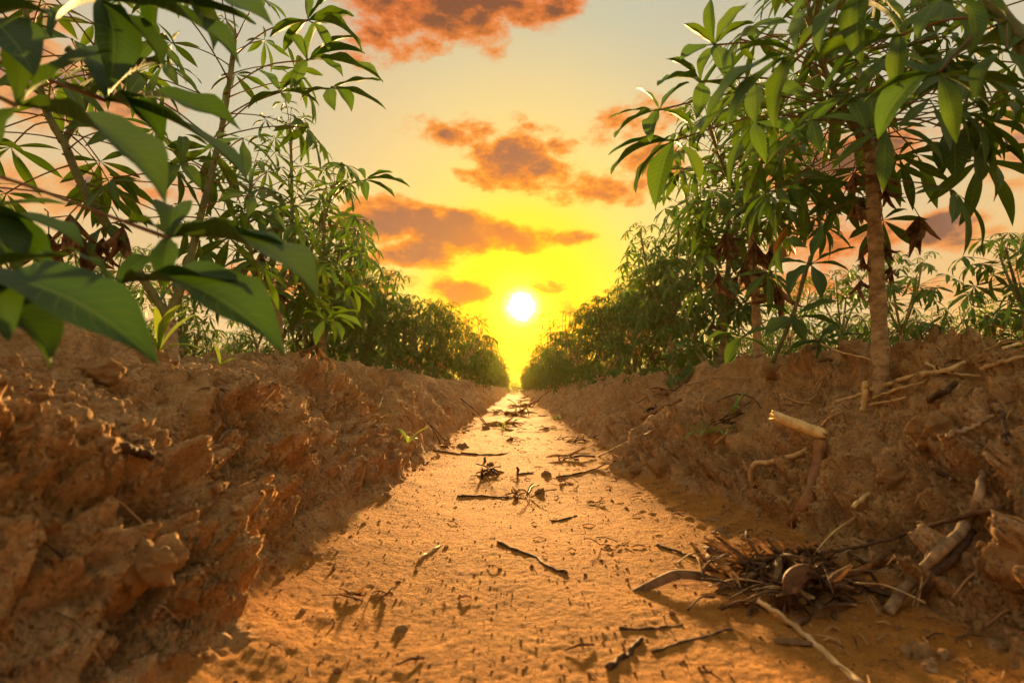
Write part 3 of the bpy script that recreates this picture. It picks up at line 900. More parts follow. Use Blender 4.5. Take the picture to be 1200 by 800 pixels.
rng = random.Random(23)
b = Vector((-0.90, 0.50, gz(-0.90, 0.50) - .02))
L0 = plant('closest cassava plant, standing off the left edge, with huge dark green leaves in the foreground', b, GL)
pt = [b, (-.90, .50, .48), (-.88, .50, .66), (-.86, .49, .9)]
tr, = stems(L0, [('trunk', [Vector(p) for p in pt], 0.024, 0.014, M_BARK)], rng, 12)
n1 = Vector((-.89, .50, .50)); n2 = Vector((-.88, .50, .64)); n3 = Vector((-.86, .49, .86)); n4 = Vector((-.86, .49, .80))
hand_leaf(L0, n1, P(198, 279, .50), [(P(374, 352, .40), .25), (P(342, 296, .46), .24), (P(258, 262, .56), .3), (P(205, 243, .56), .36), (P(150, 262, .52), .4), (P(192, 340, .46), .25)], rng, .21, M_SHADE_LEAF)
hand_leaf(L0, Vector((-.89, .5, .44)), P(136, 334, .46), [(P(334, 417, .38), .24), (P(310, 345, .42), .22), (P(178, 300, .50), .28), (P(75, 290, .46), .3), (P(60, 370, .42), .3)], rng, .21, M_SHADE_LEAF)
hand_leaf(L0, Vector((-.89, .5, .42)), P(-60, 330, .40), [(P(186, 428, .36), .26), (P(90, 300, .42), .26), (P(60, 430, .36), .3), (P(10, 400, .34), .3)], rng, .21, M_SHADE_LEAF)
hand_leaf(L0, n2, P(20, 124, .46), [(P(194, 239, .41), .24), (P(130, 60, .50), .24), (P(-20, 210, .44), .28), (P(40, 30, .5), .26)], rng, .21, M_SHADE_LEAF)
hand_leaf(L0, n2, P(124, 118, .60), [(P(282, 152, .56), .24), (P(292, 214, .53), .22), (P(196, 72, .62), .36), (P(190, 170, .56), .26), (P(75, 60, .62), .26), (P(60, 105, .6), .26), (P(120, 50, .66), .26)], rng, .21, M_SHADE_LEAF)
hand_leaf(L0, n3, P(118, 2, .58), [(P(190, 78, .54), .26), (P(282, 78, .54), .22), (P(300, 28, .58), .2), (P(128, 105, .52), .26), (P(60, 45, .54), .26), (P(165, -60, .6), .26)], rng, .21, M_SHADE_LEAF)
hand_leaf(L0, n4, P(-30, 20, .50), [(P(60, 20, .48), .3), (P(40, 90, .45), .3), (P(-20, 120, .44), .3)], rng, .21, M_SHADE_LEAF)
hand_leaf(L0, Vector((-.89, .5, .47)), P(-40, 250, .48), [(P(98, 290, .44), .25), (P(80, 240, .5), .22), (P(20, 320, .42), .3), (P(60, 320, .44), .25)], rng, .21, M_SHADE_LEAF)
hand_leaf(L0, n3, P(205, -12, .62), [(P(300, 12, .6), .22), (P(320, 30, .56), .22), (P(250, 60, .56), .24), (P(180, 40, .58), .26), (P(140, -40, .66), .26)], rng, .21, M_SHADE_LEAF)

print('heroes built', time.time() - T0)
# --- generic plants -------------------------------------------------------------
def grow(label, base, h, mode, seed, group, nshoot=3, nl=16, s=0.85, low=True):
    rng = random.Random(seed)
    root = plant(label, base, group)
    o = Vector(base)
    fork_h = h * rng.uniform(.28, .42)
    lean = Vector((rng.uniform(-.07, .07), rng.uniform(-.07, .07), 0))
    fk = o + Vector((0, 0, fork_h)) + lean
    r0 = 0.017 * (0.6 + 0.4 * h)
    tr, = stems(root, [('trunk', [o, (o + fk) / 2 + lean * .3, fk], r0, r0 * .75, M_BARK)], rng, 6)
    sp = []
    a0 = rng.uniform(0, 6.28)
    for k in range(nshoot):
        a = a0 + k * 6.283 / nshoot + rng.uniform(-.4, .4); R = h * rng.uniform(.10, .22)
        tipp = fk + Vector((math.cos(a) * R, math.sin(a) * R, (h - fork_h) * rng.uniform(.8, 1.0) - .1))
        midp = fk + Vector((math.cos(a) * R * .7, math.sin(a) * R * .7, (h - fork_h) * .42))
        sp.append(('branch', [fk, midp, tipp], r0 * .55, r0 * .28, M_STEM))
    if low:
        for k in range(3):
            a = rng.uniform(0, 6.28); R = rng.uniform(.12, .26)
            sp.append(('branch', [o + Vector((0, 0, .05)), o + Vector((math.cos(a) * R * .6, math.sin(a) * R * .6, .12)), o + Vector((math.cos(a) * R, math.sin(a) * R, rng.uniform(.22, .4)))], r0 * .4, r0 * .25, M_STEM))
    ps = stems(root, sp, rng, 5)
    for i_, p_ in enumerate(ps): dress(root, p_, nl if i_ < nshoot else 12, 0.08, 1.0, mode, rng, s)
    if low: dress(root, tr, 16, 0.02, 1.0, mode, rng, s * .95, .5, 1.0)
    for k in range(3 if low else 0):
        inst(DEAD_HANG[rng.randrange(6)], 'dead_leaf', root, node_matrix(tr[0].lerp(tr[-1], rng.uniform(.6, 1)), rng.uniform(0, 6), 0, .9))
    return root


ordinal = ['third', 'fourth', 'fifth', 'sixth', 'seventh', 'eighth', 'ninth', 'tenth']
ym = 2.75
midL = [(-.92, 2.75, 1.0), (-.98, 3.4, .90), (-.99, 4.1, 1.0), (-.98, 4.8, .92), (-.92, 5.6, 1.02), (-.88, 6.3, 1.0)]
midR = [(.93, 2.65, 1.08), (.96, 3.3, 1.0), (.98, 4.0, 1.04), (.98, 4.7, .88), (.92, 5.4, 1.0), (.88, 6.2, .98)]
for i, (x, y, h) in enumerate(midL):
    grow(ordinal[i] + ' leafy cassava plant back along the left ridge from the camera', (x, y, gz(x, y) - .02), h, 'mid', 400 + i, GL, 7, 28, .68)
for i, (x, y, h) in enumerate(midR):
    grow(ordinal[i] + ' leafy cassava plant back along the right ridge from the camera', (x, y, gz(x, y) - .02), h, 'mid', 450 + i, GR, 7, 28, .70)

# low young growth at the feet of the rows
side_i = 0
for (x, y, h) in [(-2.40, 1.6, .86), (-2.5, 2.5, .92), (-2.44, 3.4, .90), (-2.5, 4.3, .95), (-2.45, 5.3, .95),
                  (2.45, 1.9, .72), (2.5, 2.8, .82), (2.47, 3.6, .88), (2.5, 4.4, .92), (2.48, 5.3, .95)]:
    grow(['nearest', 'second nearest', 'third nearest', 'fourth nearest', 'fifth nearest'][side_i % 5] + ' bushy cassava plant of the next row beyond the ' + ('left' if x < 0 else 'right') + ' ridge',
         (x, y, gz(x, y) - .02), h, 'mid', 500 + side_i, 'cassava plants of the next row ' + ('left' if x < 0 else 'right'), 4, 18, .85)
    side_i += 1

print('middle built', time.time() - T0)
# far plants: shared trunk and crown meshes
def far_variant(seed, h):
    rng = random.Random(seed)
    tm = MB(); cm = MB()
    fh = h * .3; r0 = .016
    tm.tube([(0, 0, 0), (.01, 0, fh)], [r0, r0 * .8], 5, 0, False)
    lm = [merged_leaf(t, LF_LO, False) for t in TPL]
    for k in range(6):
        a = k * 1.05 + rng.uniform(-.4, .4); R = h * rng.uniform(.14, .26)
        pth = [Vector((.01, 0, fh)), Vector((math.cos(a) * R * .8, math.sin(a) * R * .8, fh + (h - fh) * .4)), Vector((math.cos(a) * R, math.sin(a) * R, h * rng.uniform(.84, .95)))]
        tm.tube(spline(pth, 5), [.008, .007, .006, .005, .004], 4, 0, False)
        pts = spline(pth, 30); off = rng.uniform(0, 6)
        for i in range(13):
            f = i / 12; p = pts[int((0.02 + .97 * f) * 29)]; q = 1 - f ** 1.4
            ti = max(0, min(15, int(q * 15 + rng.uniform(-1.5, 1.5))))
            cm.add(lm[ti], node_matrix(p, off + i * 2.4, rng.uniform(-.1, .15), 1.05 * rng.uniform(.8, 1.15)))
    for i in range(16):
        cm.add(lm[9 + i % 7], node_matrix(Vector((0, 0, fh * (.08 + .06 * i))), i * 2.4, rng.uniform(-.1, .3), .85))
    return tm.mesh('trunk', [M_BARK]), cm.mesh('crown', [M_LEAF])


FAR = [far_variant(600 + k, [1.0, .95, 1.05, .98, 1.02][k]) for k in range(5)]
rng = random.Random(77)


def far_plant(x, y, s, label, group):
    t, c = FAR[rng.randrange(5)]
    z = gz(x, y) if y < 30 else .25
    r = empty('cassava_plant', (x, y, z - .02), label, 'plant', group)
    r.rotation_euler = (rng.uniform(-.1, .1), rng.uniform(-.1, .1), rng.uniform(0, 6.28)); r.scale = (s, s, s * rng.uniform(.94, 1.06))
    for me, nm in ((t, 'trunk'), (c, 'crown')):
        o = bpy.data.objects.new(nm, me); COL.objects.link(o); o.parent = r
        if nm == 'crown': o['kind'] = 'stuff'


nfar = 0
for sx in (-1, 1):
    y = 7.0
    side = 'left' if sx < 0 else 'right'
    while y < 42:
        far_plant(sx * ((.78 if y < 9 else .73) + rng.uniform(-.07, .07)), y, rng.uniform(.80, 1.14), ('leafy cassava plant further back in the ' if y < 14 else 'small distant cassava plant of the ' if y < 26 else 'tiny far-off cassava plant near the sun in the ') + side + ' row', ('receding' if y < 14 else 'distant' if y < 26 else 'farthest') + ' cassava plants of the ' + side + ' row'); nfar += 1
        y += rng.uniform(.5, .95)
    for row, y0, y1, st in ((2, 6.0, 20, .85), (3, 2.2, 18, .72), (4, 3.0, 18, .95), (5, 4.1, 19, 1.2)):
        y = y0
        while y < y1:
            s = rng.uniform(.78, .95) if y < 8 else rng.uniform(.82, 1.0)
            if sx > 0 and row == 3 and 3.2 < y < 4.6: s = rng.uniform(1.1, 1.2)
            far_plant(sx * (PERIOD * (row - .5) + rng.uniform(-.08, .08)), y, s, 'cassava plant in the ' + ['second', 'third', 'fourth', 'fifth'][row - 2] + ' row out to the ' + side + ', its top showing behind the ridge', ['second', 'third', 'fourth', 'fifth'][row - 2] + ' field row of cassava on the ' + side); nfar += 1
            y += rng.uniform(st * .85, st * 1.15)
print('far plants', nfar)


def far_field():
    """the rest of the crop towards the horizon, one mass"""
    rng = random.Random(5); m = MB()
    lm = [merged_leaf(TPL[i], LF_LO, False) for i in (3, 6, 9, 12)]
    for k in range(2600):
        y = 20 + 75 * rng.random() ** 1.5; x = rng.uniform(-1, 1) * (6 + y * 1.0)
        if abs(x) < .75 and y < 44: continue
        if y < 42 and abs(x) < 1.2: continue
        s = rng.uniform(2.0, 3.4) * (1 + y / 90)
        m.add(lm[k % 4], node_matrix(Vector((x, y, .25 + rng.uniform(0, .5))), rng.uniform(0, 6.28), rng.uniform(-.3, .3), s))
    for k in range(260):
        m.add(lm[k % 4], node_matrix(Vector((rng.uniform(-.75, .75), rng.uniform(24, 46), rng.uniform(0, .35))), rng.uniform(0, 6.28), rng.uniform(-.4, .4), rng.uniform(.8, 1.5)))
    o = m.obj('cassava_field', [M_LEAF]); o['kind'] = 'stuff'
    o['label'] = 'mass of far cassava foliage at the horizon'


far_field()

print('far built', time.time() - T0)
# ------------------------------------------------------------------ litter on the soil
def stick(name, label, cat, pts, r0, r1, mt, rng, sides=7, group=None, wob=0.3, n=14, knots=()):
    pts = [Vector(p) for p in pts]; o = pts[0]
    sp = spline([p - o for p in pts], n); L = (pts[-1] - pts[0]).length
    for i in range(1, n - 1): sp[i] = sp[i] + Vector([rng.uniform(-1, 1) * wob * min(r0, .004) * 2 for _ in range(3)])
    rad = [(r0 + (r1 - r0) * i / (n - 1)) * (1 + rng.uniform(-.12, .12)) * (1.3 if i in knots else 1) for i in range(n)]
    m = MB(); m.tube(sp, rad, sides, 0, True, .1, rng)
    ob = m.obj(name, [mt], None, True, o)
    return props(ob, label, cat, group)


def lying(pxs, lift=0.004):
    res = []
    for q in pxs:
        l, n = hit(q[0], q[1])
        res.append(l + Vector((0, 0, (q[2] if len(q) > 2 else lift))))
    return res


def over(pxs, lift=0.0):
    """a stiff thing bridging the hollows between its end points, always resting on top of the soil"""
    hs = [hit(a, b)[0] for a, b in pxs]; n = len(pxs); res = []
    for i, (a, b) in enumerate(pxs):
        d = hs[0].y + (hs[-1].y - hs[0].y) * i / (n - 1)
        res.append(P(a, b, min(d, hs[i].y - .010) ) + Vector((0, 0, lift)))
    return res


rng = random.Random(91)
# right bank, individually visible pieces
h0, _ = hit(906, 492); h1, _ = hit(966, 512)
d_ = min(h0.y, h1.y)
A = P(905, 487, d_); B = P(966, 509, d_ - .03)


def hollow_stem(label, A, B, r):
    root = empty('cut_stem', A, label, 'cut stem')
    dirn = (B - A); L = dirn.length; n = 16; sides = 14
    r_ = random.Random(4)
    q = Vector((1, 0, 0)).rotation_difference(dirn.normalized())
    pts = []; inn = []
    for i in range(n):
        t = i / (n - 1); bul = 1 + .16 * math.exp(-((t - .55) / .03) ** 2) + .1 * math.exp(-((t - .9) / .03) ** 2)
        for k in range(sides):
            a = 6.283 * k / sides; rr = r * bul * (1 + r_.uniform(-.05, .05)); e_ = (r_.uniform(-.007, .007) if i in (0, n - 1) else 0)
            pts.append(q @ Vector((t * L + e_, math.cos(a) * rr, math.sin(a) * rr * .9)))
            inn.append(q @ Vector((t * L + e_, math.cos(a) * rr * .62, math.sin(a) * rr * .55)))
    m = MB(); m.quadgrid(pts, n, sides, 0, None, True)
    b0 = len(m.v); m.quadgrid(inn, n, sides, 0, None, True)
    for i in (0, n - 1):
        for k in range(sides):
            k2 = (k + 1) % sides
            m.f.append((i * sides + k, i * sides + k2, b0 + i * sides + k2, b0 + i * sides + k)); m.mi.append(0); m.uv += [(.3, .8)] * 4
    m.obj('rind', [M_PALE], root)
    f = MB()
    for (t, a) in ((.30, 0.9), (.38, 1.3), (.72, 1.0), (.76, .6)):
        p = [q @ Vector((t * L + dx_, math.cos(a + da) * r * 1.02, math.sin(a + da) * r * .94)) for dx_, da in ((0, -.5), (.002, -.1), (.0, .3), (.003, .6))]
        f.tube(p, [.0006, .0016, .0014, .0006], 5)
    f.obj('bark_flake', [M_TWIG], root)
    return root


hollow_stem('pale yellow broken hollow stem poking from the right bank', A, B, .0135)
# the leaning bent stalk and the flat shaft below it
base_, _ = hit(884, 578)
stick('bent_stalk', 'dry stalk bent at a right angle, against the bank under the pale hollow stem', 'stalk',
      over([(882, 572), (883, 545), (903, 541), (925, 536), (945, 527)]), .0072, .0060, M_STRAW, rng, 8)
bs, _ = hit(930, 612)
stick('flat_shaft', 'wide brown stem shaft leaning down from the end of the pale hollow stem', 'stalk',
      over([(962, 516), (956, 555), (944, 590), (928, 613)]), .012, .010, make_plain('muddy_stalk', (.22, .10, .04), (.36, .18, .08), 40, .9), rng, 8)
stick('straw', 'short pale straw standing upright near the ridge top by the trunk', 'straw', lying([(1011, 482, .0)]) + [P(1014, 448, hit(1011, 482)[0].y)], .0065, .0060, M_PALE, rng, 8)
stick('straw', 'pale thin straw tilted out of the right bank below the broken twig', 'straw',
      [P(1000, 594, hit(1004, 592)[0].y - .05), P(1022, 574, hit(1004, 592)[0].y - .01), P(1038, 558, hit(1004, 592)[0].y + .03)], .0036, .0040, M_PALE, rng, 7)
stick('twig', 'dark broken twig leaning between two clods on the right bank', 'twig', [P(1050, 543, 1.0), P(1068, 527, 1.04), P(1085, 512, 1.08)], .006, .005, M_GRAY, rng, 7)
stick('straw', 'small upright straw splinter low on the right bank', 'straw', [P(977, 614, hit(975, 616)[0].y), P(969, 583, hit(975, 616)[0].y - .02)], .0035, .0018, M_STRAW, rng, 6)
ya = hit(1040, 716)[0].y
stick('fallen_stick', 'thick grey-tan dead stem lying slanted down the lower right bank', 'stem',
      over([(1040, 716), (1066, 684), (1100, 648), (1132, 614), (1146, 585), (1152, 553)]), .0078, .0050, M_GRAY, rng, 10, n=24, knots=(6, 13))
stick('fallen_stick', 'dark second dead stem lying just right of the thick grey-tan one', 'stem',
      over([(1075, 700), (1110, 660), (1140, 622)]), .006, .005, M_TWIG, rng, 8)
yb = hit(960, 640)[0].y
stick('twig', 'long thin dark twig crossing over the thick dead stem at right', 'twig',
      over([(945, 650), (1000, 642), (1060, 626), (1120, 608), (1176, 595)]), .0026, .0034, M_TWIG, rng, 7, n=20)
yc = hit(1008, 799)[0].y
stick('straw', 'long curved yellow straw sticking out of the dead leaf heap to the bottom edge', 'straw',
      [P(888, 703, yc + .17), P(925, 730, yc + .14), P(965, 762, yc + .07), P(1012, 806, yc - .01)], .0030, .0042, M_STRAW, rng, 8, n=20)
for i, (lab, pxs, r, mt) in enumerate([
    ('long straw lying along the right ridge crest up to the right edge', [(1082, 440), (1130, 425), (1175, 408), (1210, 398)], .0045, M_PALE),
    ('tan straw crossing the crest below the thick pale trunk', [(1020, 456), (1050, 446), (1088, 436)], .0055, M_STRAW),
    ('thin bent grass stalk over the crest left of the thick pale trunk', [(962, 402), (985, 412), (1010, 418), (1045, 432)], .0022, M_STRAW),
    ('brown straw half buried on the crest left of the trunk', [(980, 470), (1010, 462), (1040, 452)], .0045, M_STRAW),
    ('long stem washed bare along the mid right bank', [(752, 490), (775, 478), (797, 468), (812, 462)], .012, M_GRAY),
    ('thin straight straw slanting down the bank to the furrow', [(700, 535), (735, 518), (766, 504)], .0030, M_STRAW),
    ('small dark splinter on the right bank near the twig', [(1094, 549), (1108, 556), (1118, 561)], .004, M_TWIG),
    ('short dark stick beside the upper crest straw', [(1090, 470), (1105, 460), (1120, 448)], .006, M_TWIG),
    ('pale stalk lying high on the right crest near the edge', [(1150, 432), (1175, 424), (1200, 418)], .004, M_STRAW),
    ('thin pale stalk leaning over the crest toward the right edge', [(1085, 425), (1110, 436), (1150, 440)], .003, M_STRAW),
    ('dark bent stalk in the hollow near the right edge', [(1160, 470), (1175, 490), (1180, 520)], .004, M_TWIG),
    ('brown stalk half way between the crest and the thick dead stem', [(1110, 510), (1140, 500), (1165, 486)], .004, M_GRAY),
    ('tan splinter to the right of the pale hollow stem', [(962, 500), (975, 488), (988, 482)], .0035, M_STRAW),
    ('thin stalk parallel to the crest straw below it', [(1024, 466), (1056, 455), (1084, 448)], .003, M_PALE),
    ('broken brown stalk leaning on the bank foot by the leaf heap', [(985, 640), (1010, 655), (1045, 662)], .0028, M_GRAY),
    ('loose straw on the right bank over the pale hollow stem', [(915, 462), (932, 470), (950, 473)], .0025, M_STRAW),
    ('long thin straw lying along the mid right crest', [(800, 452), (840, 442), (880, 444)], .003, M_STRAW),
    ('pale splinter on the mid right bank', [(838, 520), (850, 508), (858, 498)], .003, M_STRAW),
    ('grass stalk lying under the upright straw', [(1020, 474), (1045, 470), (1062, 466)], .003, M_STRAW),
    ('curled grass stem over the bank beside the green weed', [(842, 470), (860, 462), (882, 466), (892, 478)], .003, M_TWIG),
    ('straw poking out of the upper left bank', [(444, 478), (448, 466), (446, 458)], .003, M_PALE),
    ('dry stem lying on the left bank near the far leaves', [(456, 480), (470, 492), (480, 498)], .0035, M_STRAW),
    ('half buried stick low on the near left bank', [(142, 524), (160, 530), (178, 536)], .0055, M_TWIG)]):
    stick('straw' if mt in (M_PALE, M_STRAW) else 'twig', lab, 'straw' if mt in (M_PALE, M_STRAW) else 'twig', over(pxs), r, r * .7, mt, rng, 7)

# litter in the furrow
for i, (lab, pxs, r, mt) in enumerate([
    ('knobbly dark twig lying alone mid furrow', [(584, 636), (606, 646), (625, 652), (645, 666), (664, 672)], .0042, M_TWIG),
    ('short pale straw left of the lone knobbly twig', [(491, 656), (502, 648), (515, 641)], .0028, M_PALE),
    ('short dark twig at the left of the dead leaf heap', [(770, 639), (795, 648), (820, 656)], .0030, M_TWIG),
    ('flat dark twig in front of the dead leaf heap', [(726, 737), (765, 737), (800, 732)], .0022, M_TWIG),
    ('dark slanting stick at the bottom edge right of centre', [(712, 785), (735, 768), (752, 750)], .0042, M_TWIG),
    ('long twig reaching left from under the dead leaf heap', [(765, 765), (810, 750), (858, 738)], .0025, M_TWIG),
    ('thin curved stem lying across the far furrow', [(540, 531), (565, 533), (590, 532), (612, 525)], .0045, M_TWIG),
    ('twig beside the crumbled leaf line in the furrow', [(536, 582), (566, 582), (596, 584)], .004, M_TWIG),
    ('thin dark twig right of the two upright stubs', [(652, 560), (690, 552), (722, 540)], .0035, M_TWIG),
    ('small twig right of the lone pale straw, mid furrow', [(646, 611), (662, 609), (676, 604)], .003, M_TWIG),
    ('fine pale curl standing beside the mid furrow litter', [(618, 579), (624, 570), (632, 568)], .0022, M_PALE),
    ('dark stick at the foot of the far left bank', [(508, 528), (522, 530), (540, 533)], .005, M_TWIG)]):
    nm = 'straw' if mt is M_PALE else 'twig'
    stick(nm, lab, nm, lying(pxs, r * .4), r, r * .6, mt, rng, 7)


def litter(label, px, py, size, n, seed, nst=3, mt=None, dark=.7, cat='dead leaf', name='dead_leaf_clump', flat=.4):
    """a clump of shrivelled leaves and bits that lies on the ground at a photo pixel"""
    r = random.Random(seed); c, _ = hit(px, py)
    root = empty(name, c, label, cat)
    for k in range(n):
        a = r.uniform(0, 6.28); rr = size * r.random() ** .7
        x = math.cos(a) * rr; y = math.sin(a) * rr * .8
        z = gz(c.x + x, c.y + y) - c.z if rr < .3 else 0
        sc = r.uniform(.6, 1.1) * size / .11
        inst(DEAD_FLAT[r.randrange(len(DEAD_FLAT))], 'leaf', root, Matrix.Translation((x * .6, y * .6, z + r.uniform(0, size * flat * .3))) @ Matrix.Rotation(r.uniform(0, 6.28), 4, 'Z') @ Matrix.Rotation(r.uniform(-.3, .3), 4, 'X') @ Matrix.Diagonal((sc, sc, sc * .8, 1)))
    for k in range(nst):
        a = r.uniform(0, 6.28); L = size * r.uniform(.6, 1.3)
        p0 = Vector((r.uniform(-.5, .5) * size, r.uniform(-.4, .4) * size, 0)); p0.z = gz(c.x + p0.x, c.y + p0.y) - c.z + .003
        p1 = p0 + Vector((math.cos(a) * L, math.sin(a) * L * .6, 0)); p1.z = gz(c.x + p1.x, c.y + p1.y) - c.z + r.uniform(.002, size * flat)
        m = MB(); m.tube(spline([p0, (p0 + p1) / 2 + Vector((0, 0, size * .08)), p1], 8), [size * .022 * r.uniform(.8, 1.2) for _ in range(8)], 6, 0, True, .15, r)
        m.obj('stalk', [mt or (M_TWIG if r.random() < dark else M_STRAW)], root)
    return root


DEAD_FLAT = [dead_mb(700 + k, 3 + k % 3, 0.10, False).mesh('leaf', [M_DEAD]) for k in range(8)]
litter('splayed dark dry leaf clump at lower left of the furrow', 432, 703, .045, 3, 1, 5, M_TWIG)
litter('small crumpled leaf right of the centre in the furrow', 712, 640, .045, 2, 2, 2)
litter('crossed dry stalks with two upright stubs, mid furrow', 572, 556, .10, 3, 3, 7, M_TWIG)
litter('crumbled dark leaf line on the sand before the crossed stalks', 606, 583, .08, 2, 4, 3, M_TWIG)
litter('curled leaf remains at the foot of the left bank, far along', 528, 524, .10, 3, 5, 2)
litter('dark crumpled leaf at the foot of the right bank', 682, 517, .12, 4, 6, 3, M_TWIG)
litter('string of leaf scraps leading to the right bank', 666, 538, .12, 3, 7, 4, M_TWIG)
litter('thin line of leaf scraps across the far furrow', 600, 516, .09, 2, 8, 3, M_TWIG)
litter('dark litter pile far down the furrow', 606, 486, .28, 6, 9, 6, M_TWIG)
litter('low litter far down the furrow beside the sprout', 585, 499, .22, 4, 10, 4, M_TWIG)
litter('brown litter lying on the distant furrow bend', 612, 477, .35, 5, 11, 5, M_TWIG)
litter('grey crumpled leaf on the sand below the right bank', 668, 565, .06, 2, 12, 2, M_GRAY)
rq = random.Random(303)
for k in range(16):
    yy = 3.2 + 14 * rq.random() ** 1.3; xx = rq.uniform(-.3, .34)
    qv = R_cam.to_3x3().transposed() @ (Vector((xx, yy, gz(xx, yy))) - CAM)
    litter(['flat', 'ragged', 'thin', 'sparse', 'broken', 'matted', 'frayed', 'small', 'curled', 'wide', 'split', 'crumbly', 'twiggy', 'loose', 'low', 'heaped'][k] + ' scatter of dark leaf litter ' + ['close to the left bank', 'along the middle of the furrow', 'close to the right bank'][0 if xx < -.1 else 1 if xx < .12 else 2] + ', ' + ('mid way' if yy < 6 else 'far' if yy < 10 else 'very far') + ' down',
           600 + F * qv.x / -qv.z, 400 - F * qv.y / -qv.z, rq.uniform(.08, .16), 2, 40 + k, 3, M_TWIG, flat=.15)
litter('crumpled dark leaf before the muddy lump at the bank foot', 700, 592, .04, 2, 13, 2)
litter('dry leaf tangle half way up the right bank', 772, 468, .12, 4, 14, 4)
litter('dry leaf shreds beside the green weed on the bank', 850, 495, .07, 3, 15, 4)
litter('reddish curled dead leaf near the upright straw', 932, 478, .05, 2, 16, 1)
litter('dry leaves caught on the right ridge crest', 990, 428, .09, 3, 17, 4, M_STRAW)
litter('leaf scraps high on the right crest near the edge', 1140, 440, .08, 3, 18, 4, M_STRAW)
litter('frayed pale fibre bundle sticking from the near left bank', 262, 560, .05, 2, 19, 6, M_GRAY)
litter('brown leaf heap under the third right-hand plant', 800, 447, .10, 4, 20, 3)

# the big heap of dead leaves at right
c, _ = hit(905, 690)
heap = empty('dead_leaf_heap', c, 'big dark heap of shrivelled dead leaves in the furrow at lower right', 'dead leaves')
r = random.Random(8)
for k in range(90):
    qx = r.gauss(.030, .045); qy = r.gauss(.02, .045)
    z = gz(c.x + qx, c.y + qy) - c.z
    sc = r.uniform(.38, .85); pile = .050 * math.exp(-((qx - .05) ** 2 + (qy - .03) ** 2) / .004)
    inst(DEAD_FLAT[k % 8], 'leaf', heap, Matrix.Translation((qx, qy, z + pile * r.random())) @ Matrix.Rotation(r.uniform(0, 6.28), 4, 'Z') @ Matrix.Rotation(r.uniform(-.6, .6), 4, 'X') @ Matrix.Diagonal((sc, sc, sc, 1)))
for k in range(64):
    p0 = Vector((r.gauss(0.01, .05), r.gauss(0, .05), 0)); a = r.uniform(0, 6.28); L = r.uniform(.04, .11)
    p0.z = gz(c.x + p0.x, c.y + p0.y) - c.z + r.uniform(.002, .03)
    p1 = p0 + Vector((math.cos(a) * L, math.sin(a) * L, 0)); p1.z = gz(c.x + p1.x, c.y + p1.y) - c.z + r.uniform(.002, .035)
    m = MB(); m.tube(spline([p0, (p0 + p1) / 2 + Vector((0, 0, .008)), p1], 8), [.0013 * r.uniform(.7, 1.3) for _ in range(8)], 6, 0, True, .15, r)
    m.obj('stalk', [r.choice([M_TWIG, M_STRAW, M_GRAY, M_TWIG])], heap)  # dark stalks favoured, to put shade into the colour of the heap
# the arched leaf reaching out to the left of the heap, and the curled one standing in it
def strip_leaf(name, label, pts, w, mt, curl=.9, seed=1, parent=None):
    r = random.Random(seed); pts = [Vector(p) for p in pts]; o = pts[0]; sp = spline([p - o for p in pts], 16); g = []
    for i, p in enumerate(sp):
        t = i / 15; d = (sp[min(i + 1, 15)] - sp[max(i - 1, 0)]).normalized(); s_ = d.cross(Vector((0, 0, 1))).normalized(); u = s_.cross(d)
        ww = w * math.sin(math.pi * min(.97, .06 + t * .94)) ** .7 + .0008
        for j in range(6):
            q = j / 5 * 2 - 1
            g.append(p + s_ * ww * q + u * (ww * curl * (-q * q) + r.uniform(-.08, .08) * ww))
    m = MB(); m.quadgrid(g, 16, 6)
    ob = m.obj(name, [mt], None, True, o); props(ob, label, 'dead leaf'); return ob


ye = hit(742, 692)[0].y
strip_leaf('dead_leaf', 'arched brown dead leaf reaching left from the heap, pointed tip on the sand', [P(741, 691, ye), P(765, 679, ye + .01), P(790, 668, ye + .02), P(830, 672, ye + .02), P(862, 690, ye + .0)], .011, M_DEAD, .9, 3)
yf = hit(920, 716)[0].y
strip_leaf('dead_leaf', 'cupped reddish brown leaf standing upright in the dead leaf heap', [P(922, 716, yf), P(918, 690, yf - .01), P(928, 665, yf), P(950, 662, yf + .02), P(966, 690, yf + .03)], .013, make_plain('red_dead_leaf', (.09, .035, .015), (.24, .11, .045), 50, .7, transl=.2), 1.2, 4)
strip_leaf('dead_leaf', 'dark blade of a dry leaf lying in front of the heap', [lying([(905, 752)])[0], lying([(930, 756)], .008)[0], lying([(955, 757)])[0]], .006, M_DEAD, .6, 5)
strip_leaf('dead_leaf', 'reddish leaf lying flat behind the crossed stalks', [lying([(607, 556)])[0], lying([(616, 555)], .006)[0], lying([(626, 554)])[0]], .012, M_DEAD, .5, 6)
stick('stub', 'taller upright brown stub among the crossed stalks', 'stub', [hit(607, 556)[0], hit(607, 556)[0] + Vector((.001, 0, .016)), hit(607, 556)[0] + Vector((-.006, 0, .024))], .0045, .004, M_TWIG, rng)
stick('stub', 'shorter upright brown stub among the crossed stalks', 'stub', [hit(565, 561)[0], hit(565, 561)[0] + Vector((-.001, 0, .024))], .005, .004, M_TWIG, rng)
stick('stub', 'tiny upright stub under the thin curved stem', 'stub', [hit(568, 541)[0], hit(568, 541)[0] + Vector((0, 0, .018))], .005, .005, M_TWIG, rng)

